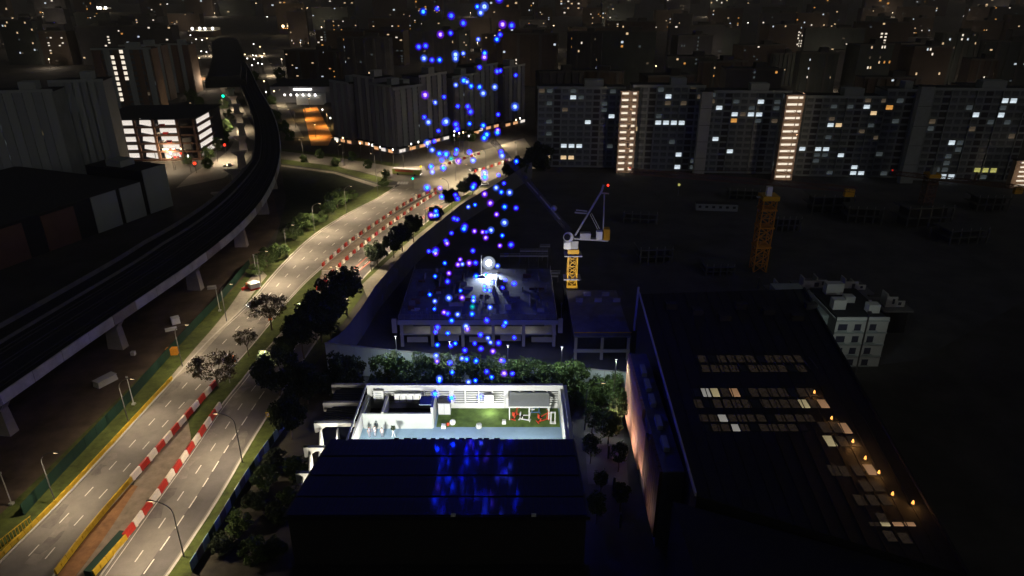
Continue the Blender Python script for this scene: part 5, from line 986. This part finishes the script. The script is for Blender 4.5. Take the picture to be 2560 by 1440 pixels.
# ---- things in the yard and along the verge
for lab, u, v, s, m, rz_ in (('pale rectangular site box near the viaduct pier', 265, 958, (5, 2.2, 1.6), 'facade_pale', 1.1), ('small white tank in the yard beside the hoarding', 440, 808, (2.2, 2, 1.8), 'white_paint', .6), ('low white sheet bundle in the yard', 428, 826, (3, 1.2, .6), 'white_paint', .5), ('orange generator box behind the green hoarding', 432, 886, (2.8, 1.4, 1.8), 'orange_box', .1), ('white sack pile in front of the second pier', 530, 722, (2.6, 1.4, .8), 'facade_pale', .3), ('small pale drum at the foot of the pier', 334, 888, (1, 1, 1), 'facade_pale', 0)):
    t = thing('site_box', lab, 'box', P(u, v), rz_); b = MB(); x, y, z = s[0] / 2, s[1] / 2, s[2]; b.hexa([(-x, -y, .1), (x, -y, .1), (x, y, .1), (-x, y, .1), (-x * .93, -y * .93, z), (x * .93, -y * .93, z), (x * .93, y * .93, z), (-x * .93, y * .93, z)]); put(b, 'casing', m, t); ubox('lid', m, t, (0, 0, z + .05), (s[0], s[1], .1)); ubox('skid', 'lamp_metal', t, (0, 0, .05), (s[0], s[1] * .6, .1))
t = thing('barrier_tent', 'white and red striped barrier enclosure on the verge', 'enclosure', P(636, 722), .7); ubox('panel', 'white_paint', t, (0, 0, 1.2), (3.0, 2.6, 1.9)); ubox('base', 'barrier_red', t, (0, 0, .4), (3.1, 2.7, .5)); ubox('panel', 'barrier_red', t, (-2.6, 1.0, .5), (2.0, .5, 1.0)); ubox('panel', 'barrier_orange', t, (-1.0, 3.0, .5), (.5, 2.4, 1.0)); rf = MB(); rf.face([(-1.6, -1.4, 2.2), (1.6, -1.4, 2.2), (0, 0, 3.0)]).face([(1.6, -1.4, 2.2), (1.6, 1.4, 2.2), (0, 0, 3.0)]).face([(1.6, 1.4, 2.2), (-1.6, 1.4, 2.2), (0, 0, 3.0)]).face([(-1.6, 1.4, 2.2), (-1.6, -1.4, 2.2), (0, 0, 3.0)]); put(rf, 'roof', 'white_paint', t)
t = thing('signboard', 'small white road sign on the median grass', 'sign', P(575, 958)); ubox('post', 'pole_pale', t, (0, 0, 1.1), (.1, .1, 2.2)); ubox('board', 'white_paint', t, (0, -.06, 2.3), (1.0, .08, 1.0))
t = thing('signboard', 'pale direction board at the start of the upper roadworks', 'sign', P(818, 690)); ubox('board', 'barrier_white', t, (0, 0, 1.2), (3, .2, 1.4)); ubox('post', 'lamp_metal', t, (-1, .15, .6), (.1, .1, 1.2)); ubox('post', 'lamp_metal', t, (1, .15, .6), (.1, .1, 1.2))
for u, v in ((585, 903), (676, 800)): t = thing('traffic_cone', 'orange red warning marker on the median kerb', 'cone', P(u, v), 0, 'warning markers on the median kerb'); put(MB().tube([(0, 0, .05), (0, 0, 1.6)], [.55, .15], 10), 'body', 'barrier_orange', t); ubox('base', 'black', t, (0, 0, .04), (1.3, 1.3, .08))
gt = thing('yellow_gate', 'yellow mesh gate at the muddy yard entrance', 'gate', P(40, 1345), R(75))
for k in range(12): ubox('bar', 'barrier_yellow', gt, (-3.3 + k * .6, 0, 1.0), (.1, .1, 1.9))
for z in (.2, 1.9): ubox('rail', 'barrier_yellow', gt, (0, 0, z), (7, .12, .12))
gt = thing('yellow_gate', 'yellow railing beside the kerb below the big dark tree', 'gate', P(688, 1040), R(20))
for k in range(7): ubox('bar', 'barrier_yellow', gt, (-1.8 + k * .6, 0, .7), (.1, .1, 1.3))
for z in (.2, 1.3): ubox('rail', 'barrier_yellow', gt, (0, 0, z), (4, .12, .12))
panel_wall('tarp_fence', 'low fence hung with pale blue sheeting along the kerb by the solar building', 'fence', PLr([(480, 1430), (560, 1300), (610, 1215), (660, 1140), (715, 1065)]), 2.2, ['tarp', 'hoard_dark', 'tarp', 'hoard_green'], 2.2)

# ================================================================== DRONES in the air
Z2 = [(620,96,'c'),(722,71,'b'),(828,127,'b'),(918,181,'b'),(1022,57,'c'),(1075,60,'w'),(1047,104,'w'),(1185,3,'b'),(1210,192,'p'),(1278,199,'b'),(1192,265,'b'),(1168,301,'c'),(1029,299,'w'),(748,266,'p'),(823,254,'b'),(586,357,'b'),(638,349,'b'),(1077,403,'c'),(1075,434,'p'),(1039,508,'b'),(1170,539,'b'),(1193,533,'b'),(1308,566,'b'),(918,404,'w'),(860,416,'w'),(860,445,'w'),(741,454,'c'),(685,454,'b'),(625,443,'w'),(922,609,'c'),(946,616,'w'),(976,648,'c'),(862,639,'w'),(1039,656,'c'),(1066,703,'w'),(1152,656,'w'),(634,717,'p'),(775,728,'b'),(709,770,'w'),(876,797,'b'),(951,800,'b'),(972,841,'b'),(1302,804,'w'),(1177,858,'b'),(628,879,'b'),(658,918,'w'),(779,920,'b'),(790,915,'w'),(862,934,'b'),(871,968,'b'),(964,928,'c'),(1066,942,'c'),(733,980,'b'),(1174,976,'p'),(1171,995,'c'),(1092,1010,'c'),(1073,1036,'c'),(701,1058,'b'),(650,1075,'w'),(686,1124,'w'),(740,1151,'c'),(790,1157,'c'),(868,1122,'c'),(862,1150,'b'),(964,1139,'b'),(1198,1138,'b'),(1206,1168,'w'),(1312,1208,'c'),(759,1197,'b'),(828,1188,'g'),(882,1208,'p'),(991,1202,'w'),(679,1248,'c'),(769,1258,'c'),(688,1287,'w'),(1076,1296,'w'),(1077,1328,'c'),(1180,1308,'b'),(1220,1370,'b'),(1162,1405,'w'),(998,1385,'b'),(990,1402,'c'),(648,1406,'c'),(745,1406,'p')]
Z5 = [(757,43,'c'),(859,28,'b'),(874,57,'b'),(714,149,'c'),(679,180,'p'),(704,180,'w'),(723,177,'c'),(1076,23,'p'),(1201,8,'c'),(1262,12,'w'),(1119,91,'p'),(955,117,'w'),(1005,101,'c'),(1225,118,'c'),(1310,126,'b'),(1165,173,'p'),(849,205,'b'),(873,211,'b'),(1224,237,'w'),(929,265,'b'),(922,283,'c'),(830,312,'b'),(1001,298,'p'),(1061,304,'p'),(1089,303,'b'),(1124,292,'w'),(1085,347,'p'),(1208,330,'c'),(788,371,'b'),(796,389,'p'),(1190,405,'p'),(1273,401,'b'),(661,447,'b'),(699,450,'c'),(713,444,'b'),(712,464,'p'),(989,444,'b'),(780,535,'c'),(895,508,'p'),(878,547,'p'),(911,543,'w'),(962,537,'p'),(1009,534,'b'),(1172,557,'w'),(811,611,'p'),(708,633,'c'),(801,673,'b'),(1014,634,'c'),(1086,621,'c'),(1132,677,'w'),(1230,661,'b'),(1296,689,'b'),(1210,717,'b'),(1075,707,'c'),(1078,735,'c'),(1112,737,'c'),(897,740,'c'),(909,793,'p'),(810,797,'w'),(669,770,'c'),(706,819,'w'),(703,876,'c'),(994,790,'c'),(993,815,'w'),(986,860,'g'),(1117,865,'w'),(774,902,'p'),(802,912,'b'),(876,918,'w'),(983,915,'c'),(831,964,'c'),(1092,963,'b'),(1232,979,'c'),(1219,1001,'b'),(726,1014,'b'),(711,1048,'b'),(938,1007,'w'),(949,1027,'p'),(802,1057,'c'),(1046,1070,'b'),(1101,1094,'w'),(1120,1126,'w'),(1297,1090,'b'),(1180,1132,'b'),(725,1145,'c'),(825,1152,'b'),(858,1133,'c'),(1003,1133,'b'),(1049,1173,'b'),(929,1185,'b'),(1138,1192,'p'),(715,1224,'w'),(722,1266,'p'),(818,1278,'b'),(908,1245,'w'),(943,1251,'c'),(1013,1264,'c'),(1200,1258,'p'),(1216,1262,'b'),(835,1349,'c'),(1092,1343,'b'),(1129,1384,'c'),(1221,1357,'p'),(1282,1358,'b'),(741,1395,'w'),(740,1412,'c'),(1008,1410,'c'),(957,1422,'w')]
DR = [(850 + x / 2.977, y / 2.977, k) for x, y, k in Z2] + [(850 + x / 2.977, 480 + y / 2.977, k) for x, y, k in Z5] + [(1088, 988, 'c'), (1129, 998, 'c'), (1201, 995, 'w')]
db = MB(); db.box(-.16, .16, -.16, .16, -.04, .09)
for sx in (-1, 1):
    for sy in (-1, 1): db.bar((0, 0, .03), (sx * .34, sy * .34, .05), .045); db.tube([(sx * .34, sy * .34, 0), (sx * .34, sy * .34, .1)], [.05, .04], 6); db.bar((sx * .34 - .2, sy * .34 - .05, .11), (sx * .34 + .2, sy * .34 + .05, .11), .035, .01)
db.bar((-.14, -.14, -.04), (-.2, -.2, -.3), .03); db.bar((.14, .14, -.04), (.2, .2, -.3), .03); db.bar((-.14, .14, -.04), (-.2, .2, -.3), .03); db.bar((.14, -.14, -.04), (.2, -.2, -.3), .03)
db.v = [(x * 1.12, y * 1.12, z * 1.2 + .15) for x, y, z in db.v]
db = db.mesh('drone', ['lamp_metal'])
LED = {k: MB().ball((0, 0, .2), .30, 12).mesh('light_globe_' + k, ['led_' + k], True) for k in 'bcwpg'}
HALO = {}  # glowing volume balls added as soft halos around the drone lights
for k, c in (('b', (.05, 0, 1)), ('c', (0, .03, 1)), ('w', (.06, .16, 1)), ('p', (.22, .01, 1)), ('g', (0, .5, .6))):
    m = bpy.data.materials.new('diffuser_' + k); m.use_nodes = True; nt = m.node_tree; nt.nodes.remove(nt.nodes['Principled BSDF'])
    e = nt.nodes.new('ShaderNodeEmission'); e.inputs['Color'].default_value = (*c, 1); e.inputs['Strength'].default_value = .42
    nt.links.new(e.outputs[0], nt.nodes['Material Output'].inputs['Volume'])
    HALO[k] = MB().ball((0, 0, .2), .72, 14).mesh('diffuser_' + k, [m], True)
CN = {'b': 'deep blue', 'c': 'cyan', 'w': 'white', 'p': 'violet white', 'g': 'teal'}
rd = random.Random(3)
for u, v, k in DR:
    d = ray(u, v); dep = -d.z / d.y
    ymax = min(172.0, (CAM_H - 15) / max(dep, .05)); ymin = min(112.0, ymax - 8)
    if v > 965: ymax, ymin = 84.0, 79.0
    p = V(u, v, rd.uniform(ymin, ymax))
    band = next(n for lim, n in ((60, 'before the farthest city'), (130, 'before the far blocks'), (230, 'high before the ribbed right wing'), (310, 'low before the ribbed right wing'), (375, 'over the planted roundabout'), (440, 'over the road junction'), (500, 'beside the street trees'), (570, 'over the dark noise wall'), (630, 'above the flood light'), (690, 'level with the flood light'), (760, 'over the lit slab'), (815, 'over the slab edge'), (880, 'before the noise wall'), (940, 'over the planted trees'), (9999, 'before the terrace screen')) if v < lim)
    side = 'left flank' if u < 1115 else ('middle' if u < 1215 else 'right flank')
    o = tag(link('drone', db, None, p, rd.uniform(0, 6.28)), f'hovering drone with {CN[k]} light {band}, {side} of swarm', 'drone', f'hovering drones with {CN[k]} lights')
    s = rd.uniform(.85, 1.12); g_ = link('light_globe', LED[k], o, (0, 0, 0), 0, (s, s, s)); link('diffuser', HALO[k], g_)

# ================================================================== AIR
hz_ = put(MB().box(-6100, 6100, -400, 9100, -2, 104), 'haze', []); tag(hz_, 'thin night haze over the whole city', kind='stuff')
hm = bpy.data.materials.new('haze'); hm.use_nodes = True; nt = hm.node_tree; nt.nodes.remove(nt.nodes['Principled BSDF'])
pv = nt.nodes.new('ShaderNodeVolumePrincipled'); pv.inputs['Density'].default_value = 1.0e-4; pv.inputs['Color'].default_value = (.9, .88, .85, 1)
nt.links.new(pv.outputs[0], nt.nodes['Material Output'].inputs['Volume']); hz_.data.materials.append(hm)
